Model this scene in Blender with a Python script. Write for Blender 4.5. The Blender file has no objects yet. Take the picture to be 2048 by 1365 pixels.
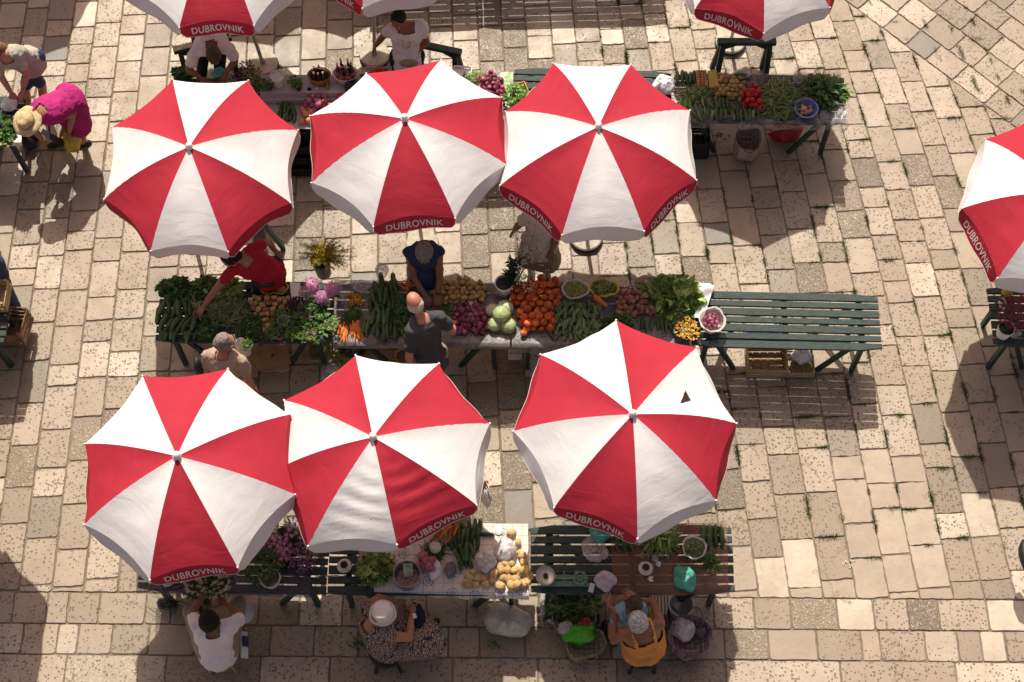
import bpy, math, random
from mathutils import Vector, Matrix, noise
R = math.radians
rnd = random.Random(7)
sc = bpy.context.scene
C = sc.collection
# ------------------------------------------------------------------ camera
FPX, TH, HC = 2900.0, R(64.5), 14.4
YC = HC / math.tan(TH)
cam = bpy.data.cameras.new('camera')
cam.sensor_width = 36; cam.lens = FPX / 2048 * 36; cam.clip_end = 500
co = bpy.data.objects.new('camera', cam); C.objects.link(co)
co.location = (0, -YC, HC); co.rotation_euler = (math.pi/2 - TH, 0, 0)
sc.camera = co
V = Vector
def P(px, py, z=0.0):
    """photo pixel (2048 px wide) -> the world point at height z that it shows"""
    d = V((0, math.cos(TH), -math.sin(TH))) * FPX + V((1, 0, 0)) * (px - 1024) + V((0, math.sin(TH), math.cos(TH))) * (682.5 - py)
    t = (z - HC) / d.z
    return V((0, -YC, HC)) + d * t
def ppm(px, py, z=0.75):
    return 20.0 / (P(px + 20, py, z) - P(px, py, z)).length
# ------------------------------------------------------------------ sun + sky
SUNV = (P(1762, 702, .76) - P(1755, 865, 0)).normalized()      # towards the sun
SUN_EL = math.asin(SUNV.z); SUN_AZ = math.atan2(SUNV.x, SUNV.y)
sl = bpy.data.lights.new('sun', 'SUN'); sl.energy = 4.4; sl.angle = R(0.5); sl.color = (1, .945, .84)
so = bpy.data.objects.new('sun', sl); C.objects.link(so)
so.rotation_euler = SUNV.to_track_quat('Z', 'Y').to_euler(); so.location = SUNV * 30
w = bpy.data.worlds.new('World'); sc.world = w; w.use_nodes = True
nt = w.node_tree; bg = nt.nodes['Background']
sk = nt.nodes.new('ShaderNodeTexSky'); sk.sky_type = 'NISHITA'; sk.sun_disc = False
sk.sun_elevation = SUN_EL; sk.sun_rotation = SUN_AZ
sk.air_density = 0.7; sk.dust_density = 4.0; sk.ozone_density = 0.3; sk.altitude = 0
wm = nt.nodes.new('ShaderNodeMix'); wm.data_type = 'RGBA'; wm.blend_type = 'MULTIPLY'; wm.inputs[0].default_value = 1
wm.inputs[7].default_value = (1.0, .81, .70, 1)      # warm bounce of the sunlit square's stone fronts
nt.links.new(sk.outputs[0], wm.inputs[6]); nt.links.new(wm.outputs[2], bg.inputs[0]); bg.inputs[1].default_value = 0.120
vs = sc.view_settings; vs.view_transform = 'Standard'; vs.look = 'None'; vs.exposure = 0.23; vs.gamma = 1
# ------------------------------------------------------------------ materials
MATS = {}
def newmat(name):
    m = bpy.data.materials.new(name); m.use_nodes = True
    t = m.node_tree; b = t.nodes['Principled BSDF']
    return m, t, b
def mixc(t, fac, a, b, mode='MIX'):
    n = t.nodes.new('ShaderNodeMix'); n.data_type = 'RGBA'; n.blend_type = mode
    for s, v in ((n.inputs[0], fac), (n.inputs[6], a), (n.inputs[7], b)):
        if hasattr(v, 'is_linked'): t.links.new(v, s)
        else: s.default_value = v if not isinstance(v, tuple) or len(v) == 4 else (*v, 1)
    return n.outputs[2]
def ramp(t, src, stops, interp='LINEAR'):
    n = t.nodes.new('ShaderNodeValToRGB'); n.color_ramp.interpolation = interp
    el = n.color_ramp.elements
    while len(el) < len(stops): el.new(.5)
    for e, (p, c) in zip(el, stops):
        e.position = p; e.color = (c, c, c, 1) if not isinstance(c, tuple) else (*c, 1)
    t.links.new(src, n.inputs[0]); return n.outputs[0]
def mth(t, op, a, b=0.0, clamp=False):
    n = t.nodes.new('ShaderNodeMath'); n.operation = op; n.use_clamp = clamp
    for s, v in ((n.inputs[0], a), (n.inputs[1], b)):
        if hasattr(v, 'is_linked'): t.links.new(v, s)
        else: s.default_value = v
    return n.outputs[0]
def tex(t, kind, scale, vec=None, **k):
    n = t.nodes.new('ShaderNodeTex' + kind)
    if 'Scale' in n.inputs: n.inputs['Scale'].default_value = scale
    for a, b in k.items():
        if a in n.inputs: n.inputs[a].default_value = b
        else: setattr(n, a, b)
    if vec is not None: t.links.new(vec, n.inputs['Vector'])
    return n
def coord(t, scale=None, which='Object'):
    c = t.nodes.new('ShaderNodeTexCoord').outputs[which]
    if scale:
        m = t.nodes.new('ShaderNodeMapping'); t.links.new(c, m.inputs[0]); m.inputs['Scale'].default_value = scale; c = m.outputs[0]
    return c
def bumpn(t, b, h, dist, strength=1.0):
    n = t.nodes.new('ShaderNodeBump'); n.inputs['Distance'].default_value = dist; n.inputs['Strength'].default_value = strength
    t.links.new(h, n.inputs['Height']); t.links.new(n.outputs[0], b.inputs['Normal'])
def M(name, col, rough=.6, var=.25, scale=12, bump=0., bscale=40, trans=0., inst=0., spec=.4, metal=0, alpha=1, tint=None, stretch=None, sheen=0):
    """plain procedural material: noise between two tones, bump, optional translucency and per-object variation"""
    if name in MATS: return MATS[name]
    m, t, b = newmat(name); MATS[name] = m
    c = coord(t, stretch)
    n = tex(t, 'Noise', scale, c, Detail=5.0, Roughness=.6)
    dk = tuple(x * (1 - var) for x in col); lt = tuple(min(1, x * (1 + var)) for x in col)
    if tint: lt = tint
    o = mixc(t, ramp(t, n.outputs[0], [(.32, 0), (.68, 1)]), dk, lt)
    if inst:
        oi = t.nodes.new('ShaderNodeObjectInfo'); h = t.nodes.new('ShaderNodeHueSaturation')
        t.links.new(o, h.inputs['Color'])
        t.links.new(mth(t, 'ADD', mth(t, 'MULTIPLY', oi.outputs['Random'], 2*inst), 1 - inst), h.inputs['Value'])
        r2 = mth(t, 'FRACT', mth(t, 'MULTIPLY', oi.outputs['Random'], 37.7))
        t.links.new(mth(t, 'ADD', mth(t, 'MULTIPLY', r2, .06*inst), .5 - .03*inst), h.inputs['Hue'])
        o = h.outputs[0]
    t.links.new(o, b.inputs['Base Color'])
    b.inputs['Roughness'].default_value = rough; b.inputs['Specular IOR Level'].default_value = spec
    b.inputs['Metallic'].default_value = metal
    if sheen: b.inputs['Sheen Weight'].default_value = sheen
    if bump:
        n2 = tex(t, 'Noise', bscale, c, Detail=4.0); bumpn(t, b, n2.outputs[0], bump)
    if trans:
        tr = t.nodes.new('ShaderNodeBsdfTranslucent'); t.links.new(o, tr.inputs[0])
        mx = t.nodes.new('ShaderNodeMixShader'); mx.inputs[0].default_value = trans
        t.links.new(b.outputs[0], mx.inputs[1]); t.links.new(tr.outputs[0], mx.inputs[2])
        t.links.new(mx.outputs[0], t.nodes['Material Output'].inputs[0])
    if alpha < 1: b.inputs['Alpha'].default_value = alpha
    return m
def film(name, col, alpha, rough=.25, streak=.25, sc_=9):
    """thin plastic film: part see-through, crinkles that catch light"""
    if name in MATS: return MATS[name]
    m, t, b = newmat(name); MATS[name] = m
    c = coord(t)
    n = tex(t, 'Noise', sc_, c, Detail=6.0, Roughness=.65, Distortion=1.2)
    a = ramp(t, n.outputs[0], [(.35, alpha - streak*.5), (.7, min(1, alpha + streak))])
    t.links.new(a, b.inputs['Alpha']); b.inputs['Base Color'].default_value = (*col, 1)
    b.inputs['Roughness'].default_value = rough
    bumpn(t, b, n.outputs[0], .012)
    return m
RED = (.44, .026, .048); WHT = (.79, .775, .765)
def canopy_mat(name, col, dirt):
    m, t, b = newmat(name); MATS[name] = m
    c = coord(t)
    n = tex(t, 'Noise', 2.2, c, Detail=6.0); n3 = tex(t, 'Noise', 30, c, Detail=2.0)
    o = mixc(t, ramp(t, n.outputs[0], [(.3, 0), (.75, 1)]), col, tuple(x * .88 for x in col))
    v = tex(t, 'Voronoi', 2.6, c, Randomness=1.0)
    spot = ramp(t, v.outputs['Distance'], [(.0, 1), (.018, 1), (.026, 0)])
    o = mixc(t, spot, o, dirt)
    v2 = tex(t, 'Noise', 5.5, coord(t, (1, .35, 1)), Detail=8.0, Roughness=.75)
    o = mixc(t, ramp(t, v2.outputs[0], [(.62, 0), (.8, .35)]), o, dirt)
    t.links.new(o, b.inputs['Base Color']); b.inputs['Roughness'].default_value = .75; b.inputs['Specular IOR Level'].default_value = .2
    wv = tex(t, 'Noise', 3.5, coord(t, (1, 1, 4)), Detail=3.0, Distortion=.6)
    bumpn(t, b, mth(t, 'ADD', wv.outputs[0], mth(t, 'MULTIPLY', n3.outputs[0], .06)), .008)
    tr = t.nodes.new('ShaderNodeBsdfTranslucent'); t.links.new(o, tr.inputs[0])
    mx = t.nodes.new('ShaderNodeMixShader'); mx.inputs[0].default_value = .13
    t.links.new(b.outputs[0], mx.inputs[1]); t.links.new(tr.outputs[0], mx.inputs[2])
    t.links.new(mx.outputs[0], t.nodes['Material Output'].inputs[0])
    return m
canopy_mat('canopy_red', RED, (.45, .12, .1)); canopy_mat('canopy_white', WHT, (.42, .38, .33))
def paving_mat():
    m, t, b = newmat('paving_stone'); MATS['paving'] = m
    c = coord(t)
    at = t.nodes.new('ShaderNodeAttribute'); at.attribute_name = 'stone'; at.attribute_type = 'GEOMETRY'
    sp = t.nodes.new('ShaderNodeSeparateColor'); t.links.new(at.outputs['Color'], sp.inputs[0])
    tint, rough, pit = sp.outputs[0], sp.outputs[1], sp.outputs[2]
    o = ramp(t, tint, [(0, (.12, .11, .10)), (.10, (.18, .165, .145)), (.22, (.235, .19, .137)), (.5, (.335, .266, .190)), (.78, (.43, .353, .258)), (1, (.60, .525, .41))])
    n1 = tex(t, 'Noise', 3.2, c, Detail=6.0, Roughness=.65)
    o = mixc(t, ramp(t, n1.outputs[0], [(.38, 0), (.72, .5)]), o, (.27, .215, .16))
    n2 = tex(t, 'Noise', 17, c, Detail=6.0, Roughness=.7)
    o = mixc(t, ramp(t, n2.outputs[0], [(.52, 0), (.7, .35)]), o, (.27, .23, .185))
    # chisel pits
    nd = tex(t, 'Noise', 30, c, Detail=2.0)
    vv = t.nodes.new('ShaderNodeVectorMath'); vv.operation = 'MULTIPLY_ADD'
    t.links.new(nd.outputs['Color'], vv.inputs[0]); vv.inputs[1].default_value = (.016, .016, .0); t.links.new(c, vv.inputs[2])
    v = tex(t, 'Voronoi', 33, vv.outputs[0], Randomness=1.0)
    vsep = t.nodes.new('ShaderNodeSeparateColor'); t.links.new(v.outputs['Color'], vsep.inputs[0])
    thr = mth(t, 'MULTIPLY', pit, mth(t, 'ADD', mth(t, 'MULTIPLY', vsep.outputs[0], .36), .10))
    pm = mth(t, 'MULTIPLY', mth(t, 'SUBTRACT', thr, v.outputs['Distance']), 14, True)
    pm = mth(t, 'MULTIPLY', pm, ramp(t, n2.outputs[0], [(.3, .6), (.5, 1)]))
    v5 = tex(t, 'Voronoi', 85, vv.outputs[0], Randomness=1.0)
    fine = mth(t, 'MULTIPLY', ramp(t, v5.outputs['Distance'], [(.12, .5), (.24, 0)]), ramp(t, n2.outputs[0], [(.42, 0), (.6, 1)]))
    o = mixc(t, fine, o, (.17, .125, .085))
    o = mixc(t, mth(t, 'MULTIPLY', pm, .78), o, (.13, .09, .055))
    ve = tex(t, 'Voronoi', 2.3, mixc(t, .12, c, nd.outputs['Color'], 'ADD'), Randomness=1.0, feature='DISTANCE_TO_EDGE')
    crk = mth(t, 'MULTIPLY', ramp(t, ve.outputs['Distance'], [(.004, 1), (.014, 0)]), ramp(t, tex(t, 'Noise', 1.7, c, Detail=1.0).outputs[0], [(.56, 0), (.60, .8)]))
    o = mixc(t, crk, o, (.12, .09, .065))
    n6 = tex(t, 'Noise', .9, c, Detail=3.0)
    o = mixc(t, ramp(t, n6.outputs[0], [(.4, 0), (.7, .35)]), o, mixc(t, 1.0, o, (.80, .72, .62), 'MULTIPLY'))
    # coarse chiselled stones
    n4 = tex(t, 'Noise', 42, c, Detail=1.5, Roughness=.5, Distortion=1.0)
    rm = mth(t, 'MULTIPLY', ramp(t, n4.outputs[0], [(.47, 1), (.56, 0)]), rough)
    o = mixc(t, mth(t, 'MULTIPLY', rm, .8), o, (.17, .135, .095))
    t.links.new(o, b.inputs['Base Color'])
    t.links.new(ramp(t, n1.outputs[0], [(.3, .42), (.7, .62)]), b.inputs['Roughness'])
    b.inputs['Specular IOR Level'].default_value = .5
    h = mth(t, 'SUBTRACT', mth(t, 'MULTIPLY', n2.outputs[0], .5), mth(t, 'MAXIMUM', pm, mth(t, 'MULTIPLY', rm, 1.3)))
    bumpn(t, b, h, .006)
paving_mat()
M('mortar', (.20, .165, .125), .95, .3, 9, .006, 60)
M('green_paint', (.026, .048, .042), .65, .35, 9, .004, 40, stretch=(1, 8, 8), tint=(.055, .085, .074))
M('green_paint_dark', (.022, .05, .047), .55, .3, 9, .003, 40)
M('steel', (.45, .45, .43), .35, .15, 9, metal=.7)
M('pole_paint', (.50, .48, .42), .5, .2, 9)
M('concrete', (.50, .45, .36), .9, .2, 14, .004, 90)
M('rubber', (.03, .03, .03), .7, .2)
M('letter', (.68, .62, .56), .7, .1, 30)
M('cap', (.80, .77, .74), .45, .08)
# ------------------------------------------------------------------ mesh builder
class MB:
    def __init__(s): s.v = []; s.f = []; s.m = []
    def add(s, vs_, fs, mi=0):
        o = len(s.v); s.v += [tuple(q) for q in vs_]; s.f += [tuple(i + o for i in f) for f in fs]; s.m += [mi] * len(fs); return s
    def box(s, c, sx, sy, sz, rz=0, mi=0, M3=None):
        if M3 is None: M3 = Matrix.Rotation(rz, 3, 'Z')
        c = V(c); vs_ = [c + M3 @ V((x*sx/2, y*sy/2, z*sz/2)) for x in (-1, 1) for y in (-1, 1) for z in (-1, 1)]
        return s.add(vs_, [(0, 1, 3, 2), (4, 6, 7, 5), (0, 4, 5, 1), (2, 3, 7, 6), (0, 2, 6, 4), (1, 5, 7, 3)], mi)
    def bar(s, a, b, wd, hg, up=V((0, 0, 1)), mi=0):
        a = V(a); b = V(b); d = (b - a); L = d.length; d.normalize()
        r = d.cross(up)
        if r.length < 1e-4: r = d.cross(V((0, 1, 0)))
        r.normalize(); u = r.cross(d)
        return s.box((a + b) / 2, L, wd, hg, mi=mi, M3=Matrix((d, r, u)).transposed())
    def tube(s, pts, rad, n=8, mi=0, cap=True):
        pts = [V(p) for p in pts]; k = len(pts)
        if not hasattr(rad, '__len__'): rad = [rad] * k
        o = len(s.v); prev = None
        for i, p in enumerate(pts):
            d = (pts[min(i + 1, k - 1)] - pts[max(i - 1, 0)]).normalized()
            if prev is None: r = d.cross(V((0, 0, 1)) if abs(d.z) < .9 else V((1, 0, 0))).normalized()
            else:
                r = prev - d * prev.dot(d); r.normalize()
            prev = r; u = d.cross(r)
            for j in range(n):
                a = 2*math.pi*j/n; s.v.append(tuple(p + (r*math.cos(a) + u*math.sin(a)) * rad[i]))
        for i in range(k - 1):
            for j in range(n):
                s.f.append((o+i*n+j, o+i*n+(j+1) % n, o+(i+1)*n+(j+1) % n, o+(i+1)*n+j)); s.m.append(mi)
        if cap:
            s.f.append(tuple(o+j for j in reversed(range(n)))); s.f.append(tuple(o+(k-1)*n+j for j in range(n))); s.m += [mi, mi]
        return s
    def lathe(s, c, prof, n=20, mi=0, M3=None, wob=0., squash=1.):
        """prof: list of (radius, height)"""
        c = V(c); o = len(s.v); k = len(prof)
        for i, (r, h) in enumerate(prof):
            for j in range(n):
                a = 2*math.pi*j/n; q = V((r*math.cos(a), r*math.sin(a)*squash, h))
                if wob: q += V((0, 0, 0)) + noise.noise_vector(q*14 + c) * wob
                if M3: q = M3 @ q
                s.v.append(tuple(c + q))
        for i in range(k - 1):
            for j in range(n):
                s.f.append((o+i*n+j, o+i*n+(j+1) % n, o+(i+1)*n+(j+1) % n, o+(i+1)*n+j)); s.m.append(mi)
        return s
    def ell(s, c, ax, nu=14, nv=9, mi=0, nz=0., nsc=8.):
        """ellipsoid, ax = three axis vectors"""
        c = V(c); ax = [V(a) for a in ax]; o = len(s.v)
        s.v.append(tuple(c + ax[2]))
        for i in range(1, nv):
            ph = math.pi*i/nv
            for j in range(nu):
                th = 2*math.pi*j/nu; d = V((math.sin(ph)*math.cos(th), math.sin(ph)*math.sin(th), math.cos(ph)))
                k = 1 + (noise.noise(d*nsc*.3 + c*7) * nz if nz else 0)
                s.v.append(tuple(c + (ax[0]*d.x + ax[1]*d.y + ax[2]*d.z) * k))
        s.v.append(tuple(c - ax[2])); e = len(s.v) - 1
        for j in range(nu): s.f.append((o, o+1+j, o+1+(j+1) % nu)); s.m.append(mi)
        for i in range(nv - 2):
            for j in range(nu):
                a = o+1+i*nu+j; b_ = o+1+i*nu+(j+1) % nu; s.f.append((a, a+nu, b_+nu, b_)); s.m.append(mi)
        a0 = o+1+(nv-2)*nu
        for j in range(nu): s.f.append((a0+j, e, a0+(j+1) % nu)); s.m.append(mi)
        return s
    def cap(s, a, b, ra, rb, n=14, mi=0):
        a = V(a); b = V(b); d = (b - a)
        if d.length < 1e-5: d = V((0, 0, 1e-3))
        d.normalize(); pts = []; rr = []
        for t in (-1, -.85, -.5, 0): pts.append(a + d*ra*t); rr.append(max(.0015, ra*math.sqrt(1 - t*t)))
        for t in (0, .5, .85, 1): pts.append(b + d*rb*t); rr.append(max(.0015, rb*math.sqrt(1 - t*t)))
        return s.tube(pts, rr, n, mi)
    def leaf(s, p, d, up, L, W, curl=.3, mi=0, ruf=0., seg=3):
        d = V(d).normalized(); r = d.cross(V(up)); r = r.normalized() if r.length > 1e-4 else V((1, 0, 0)); u = r.cross(d); o = len(s.v)
        for i in range(seg + 1):
            t = i/seg; wv = W * math.sin(math.pi*min(.97, .12 + .86*t)) * .5
            c = V(p) + d*L*t - u*curl*L*t*t
            z1 = rnd.uniform(-ruf, ruf)*W if ruf else 0; z2 = rnd.uniform(-ruf, ruf)*W if ruf else 0
            s.v += [tuple(c - r*wv + u*(W*.12 + z1)), tuple(c), tuple(c + r*wv + u*(W*.12 + z2))]
        for i in range(seg):
            a = o + i*3; s.f += [(a, a+1, a+4, a+3), (a+1, a+2, a+5, a+4)]; s.m += [mi, mi]
        return s
    def mesh(s, name, mats, smooth=True):
        me = bpy.data.meshes.new(name); me.from_pydata(s.v, [], s.f)
        for mm in (mats if isinstance(mats, (list, tuple)) else [mats]): me.materials.append(MATS[mm] if isinstance(mm, str) else mm)
        me.polygons.foreach_set('material_index', s.m)
        me.polygons.foreach_set('use_smooth', [smooth] * len(s.f)); me.update()
        return me
def link(name, me, parent=None, loc=None, rot=None, scl=None):
    o = bpy.data.objects.new(name, me); C.objects.link(o)
    if parent: o.parent = parent; o.matrix_parent_inverse = Matrix.Translation(-parent.location) if parent.location.length else Matrix()
    if loc is not None: o.location = loc
    if rot is not None: o.rotation_euler = rot
    if scl is not None: o.scale = scl
    return o
def build(mb, name, mats, parent=None, smooth=True, sharp=None):
    me = mb.mesh(name, mats, smooth)
    if sharp: me.set_sharp_from_angle(angle=R(sharp))
    return link(name, me, parent)
def tag(o, label, cat=None, group=None, kind=None):
    if label: o['label'] = label
    if cat: o['category'] = cat
    if group: o['group'] = group
    if kind: o['kind'] = kind
    return o
def thing(name, label, cat, loc=(0, 0, 0), group=None):
    o = bpy.data.objects.new(name, None); C.objects.link(o); o.location = loc; o.empty_display_size = .1
    return tag(o, label, cat, group)
bpy.context.view_layer.update()
# ------------------------------------------------------------------ ground + paving
def ground():
    mb = MB(); mb.add([(-60, -60, -.013), (60, -60, -.013), (60, 60, -.013), (-60, 60, -.013)], [(0, 1, 2, 3)])
    o = build(mb, 'ground', 'mortar'); o['kind'] = 'structure'
    g1, g2 = P(1690, 0), P(2048, 268)          # border of the diagonal courses, upper right
    dg = (g2 - g1).normalized(); ng = V((-dg.y, dg.x, 0))
    if ng.y < 0: ng = -ng
    yb = P(1024, 1192).y; bt = (P(2048, 1201) - P(0, 1184)); bslope = bt.y / bt.x
    def clip(poly, p, n):      # keep the side where (q-p).n >= 0
        out = []
        for i in range(len(poly)):
            a, b = poly[i], poly[(i+1) % len(poly)]; da, db = (a-p).dot(n), (b-p).dot(n)
            if da >= 0: out.append(a)
            if (da > 0) != (db > 0) and abs(da-db) > 1e-9: out.append(a + (b-a)*(da/(da-db)))
        return out
    verts, faces, cols = [], [], []
    def stone(poly, gap, tint, rough, pit, rad, jag):
        poly = [q for i, q in enumerate(poly) if (q - poly[i-1]).length > .004]
        if len(poly) < 3: return
        base = list(poly)
        for i in range(len(base)):
            a, b = base[i], base[(i+1) % len(base)]; d = (b-a)
            if d.length < 1e-5: continue
            d.normalize(); n = V((-d.y, d.x, 0)); poly = clip(poly, a + n*gap*rnd.uniform(.6, 1.5), n)
            if len(poly) < 3: return
        area = sum(poly[i].cross(poly[(i+1) % len(poly)]).z for i in range(len(poly))) / 2
        if area < .006: return
        ring = []; k = len(poly)
        for i in range(k):
            p0, p1, p2 = poly[i-1], poly[i], poly[(i+1) % k]; r = rad*rnd.uniform(.4, 1.6)
            la, lb = (p0-p1).length, (p2-p1).length
            a = p1 + (p0-p1)*min(.3, r/max(la, 1e-4)); b = p1 + (p2-p1)*min(.3, r/max(lb, 1e-4))
            ring += [a, (a + p1*1.2 + b)/3.2, b]
            pa = p2 + (p1-p2)*min(.3, rad/max(lb, 1e-4)); m = max(1, int((pa-b).length/.045))
            ring += [b + (pa-b)*(j/m) for j in range(1, m)]
        cen = sum(ring, V((0, 0, 0)))/len(ring); sd = rnd.random()*50
        ring = [q + V((noise.noise(q*13+V((sd, 0, 0))), noise.noise(q*13+V((0, sd, 9))), 0))*jag*.8 + V((noise.noise(q*37+V((sd, 0, 3))), noise.noise(q*37+V((0, sd, 5))), 0))*jag*.6 for q in ring]
        z = rnd.uniform(-.004, .003); tx, ty = rnd.uniform(-.004, .004), rnd.uniform(-.004, .004)
        o = len(verts); n = len(ring)
        for ins, dz in ((0, -.02), (.002, -.004), (.007, 0), (.03, 0.0)):
            for q in ring:
                d = (cen-q); L = max(d.length, 1e-4); q2 = q + d*min(.7, ins/L)
                verts.append((q2.x, q2.y, z + dz + (q2.x-cen.x)*tx + (q2.y-cen.y)*ty)); cols.append((tint, rough, pit, 1))
        verts.append((cen.x, cen.y, z + .001)); cols.append((tint, rough, pit, 1))
        for i in range(3):
            for j in range(n): faces.append((o+i*n+j, o+i*n+(j+1) % n, o+(i+1)*n+(j+1) % n, o+(i+1)*n+j))
        for j in range(n): faces.append((o+3*n+j, o+3*n+(j+1) % n, o+4*n))
    def props(c):
        x = c.x
        tint = min(1, max(0.2, rnd.gauss(.54, .21))); rough = 0; pit = rnd.choice([.5, .7, .8, .9, 1, 1.0]); 
        if rnd.random() < .022: tint = rnd.uniform(.04, .2); pit = .2
        if rnd.random() < .07: rough = rnd.uniform(.5, 1)
        px = 1024 + x*195
        if -.45 < x < .5 and c.y > -2.4 and rnd.random() < .6: rough = rnd.uniform(.6, 1); tint = rnd.uniform(.3, .5)
        if 3.3 < x < 4.3 and -3.05 < c.y < -1.4: tint = rnd.uniform(.66, .82); pit = .12; rough = 0
        elif x > 2.4 and c.y < -1.6 and rnd.random() < .16: tint = rnd.uniform(.85, 1); pit = .1; rough = 0
        if rnd.random() < .05: pit = .1; tint += .1
        return tint, rough, pit
    seams = []
    X0, X1, Y0, Y1 = -10.5, 11, -7.2, 8.6
    # A: long columns, fanning a little towards the right
    a = X0 - 1.5
    while a < X1 + 2:
        wd = rnd.uniform(.285, .34); t = Y0 - .5 + rnd.random()*.3
        while t < Y1:
            h = rnd.choice([rnd.uniform(.22, .32), rnd.uniform(.38, .5), rnd.uniform(.42, .52), rnd.uniform(.34, .46)])
            def W(aa, tt):
                s = .055 + .008*max(-6, min(6, aa)) + (.012*max(0, aa-1)*max(0, tt)/4)
                return V((aa - tt*s, tt + .055*(aa-a), 0))
            q = [W(a, t), W(a+wd, t+rnd.uniform(-.01, .01)), W(a+wd, t+h), W(a, t+h)]
            c = (q[0]+q[2])/2
            if 1.0 < c.x < 6.2 and -2.3 < c.y < 4.8: seams += [(q[0], q[1]), (q[0], q[3]), (q[0], q[3])]
            if X0 < c.x < X1:
                if c.x > -.5: q = clip(q, g1, -ng)
                if len(q) > 2: q = clip(q, V((0, yb, 0)), V((-bslope, 1, 0)))
                if len(q) > 2:
                    right = c.x > .6
                    gp = .0058 if right else .0072
                    ti, ro, pi_ = props(c)
                    stone(q, gp, ti, ro, pi_, .012 if right else .020, .012 if right else .008)
            t += h
        a += wd
    # B: diagonal courses in the upper right
    s = 0.0
    while s < 7:
        wd = rnd.uniform(.29, .35); t = -9 + rnd.random()*.3
        while t < 8:
            h = rnd.uniform(.3, .5)
            q = [g1 + dg*t + ng*s, g1 + dg*(t+h) + ng*s, g1 + dg*(t+h) + ng*(s+wd), g1 + dg*t + ng*(s+wd)]
            c = (q[0]+q[2])/2
            if -1 < c.x < X1 and c.y < Y1 and c.y > -4:
                ti, ro, pi_ = props(c); stone(q, .006, ti*.95, ro*.5, pi_, .02, .012)
            t += h
        s += wd
    # C: straight courses along the bottom
    rows = [.325, .31, .42, .40, .4, .4, .4, .4]; yy = 0
    for ri, wd in enumerate(rows):
        t = X0 + rnd.random()*.3
        while t < X1:
            h = rnd.uniform(.3, .5) if ri < 2 else rnd.uniform(.6, 1.25)
            if rnd.random() < .2 and ri < 2: h *= .6
            q = [V((t, yb+bslope*t-yy-wd, 0)), V((t+h, yb+bslope*(t+h)-yy-wd, 0)), V((t+h, yb+bslope*(t+h)-yy, 0)), V((t, yb+bslope*t-yy, 0))]
            c = (q[0]+q[2])/2; ti, ro, pi_ = props(c)
            if ri >= 2: pi_ = 1.0; ro *= .3
            stone(q, .0062, ti, ro, pi_, .018, .008); t += h
        yy += wd
    me = bpy.data.meshes.new('paving'); me.from_pydata(verts, [], faces)
    ca = me.color_attributes.new('stone', 'FLOAT_COLOR', 'POINT'); ca.data.foreach_set('color', [x for c in cols for x in c])
    me.materials.append(MATS['paving']); me.polygons.foreach_set('use_smooth', [False]*len(faces)); me.update()
    o = link('paving', me); o['kind'] = 'structure'
    # moss and grass in the joints on the right
    mb = MB(); M('moss', (.085, .13, .025), .9, .4, 30, trans=.2, tint=(.17, .22, .05))
    rnd.shuffle(seams)
    for a, b in seams[:330]:
        s0 = rnd.uniform(0, .7); s1 = min(1, s0 + rnd.uniform(.1, .6)); L = (b-a).length*(s1-s0); fat_ = rnd.uniform(.5, 1.6)
        for i in range(int(L*520*fat_)):
            q = a.lerp(b, rnd.uniform(s0, s1)) + V((rnd.gauss(0, .007*fat_), rnd.gauss(0, .007*fat_), -.006))
            d = V((rnd.gauss(0, .7), rnd.gauss(0, .7), rnd.uniform(.3, 1)))
            mb.leaf(q, d, (rnd.gauss(0, 1), 1, 0), rnd.uniform(.018, .042)*fat_**.5, .012, .3, seg=1)
    tag(build(mb, 'moss', 'moss'), None, None, None, 'stuff')
    C.objects['moss']['label'] = 'green moss and grass growing in the paving joints'; C.objects['moss']['category'] = 'moss'
ground()
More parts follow.
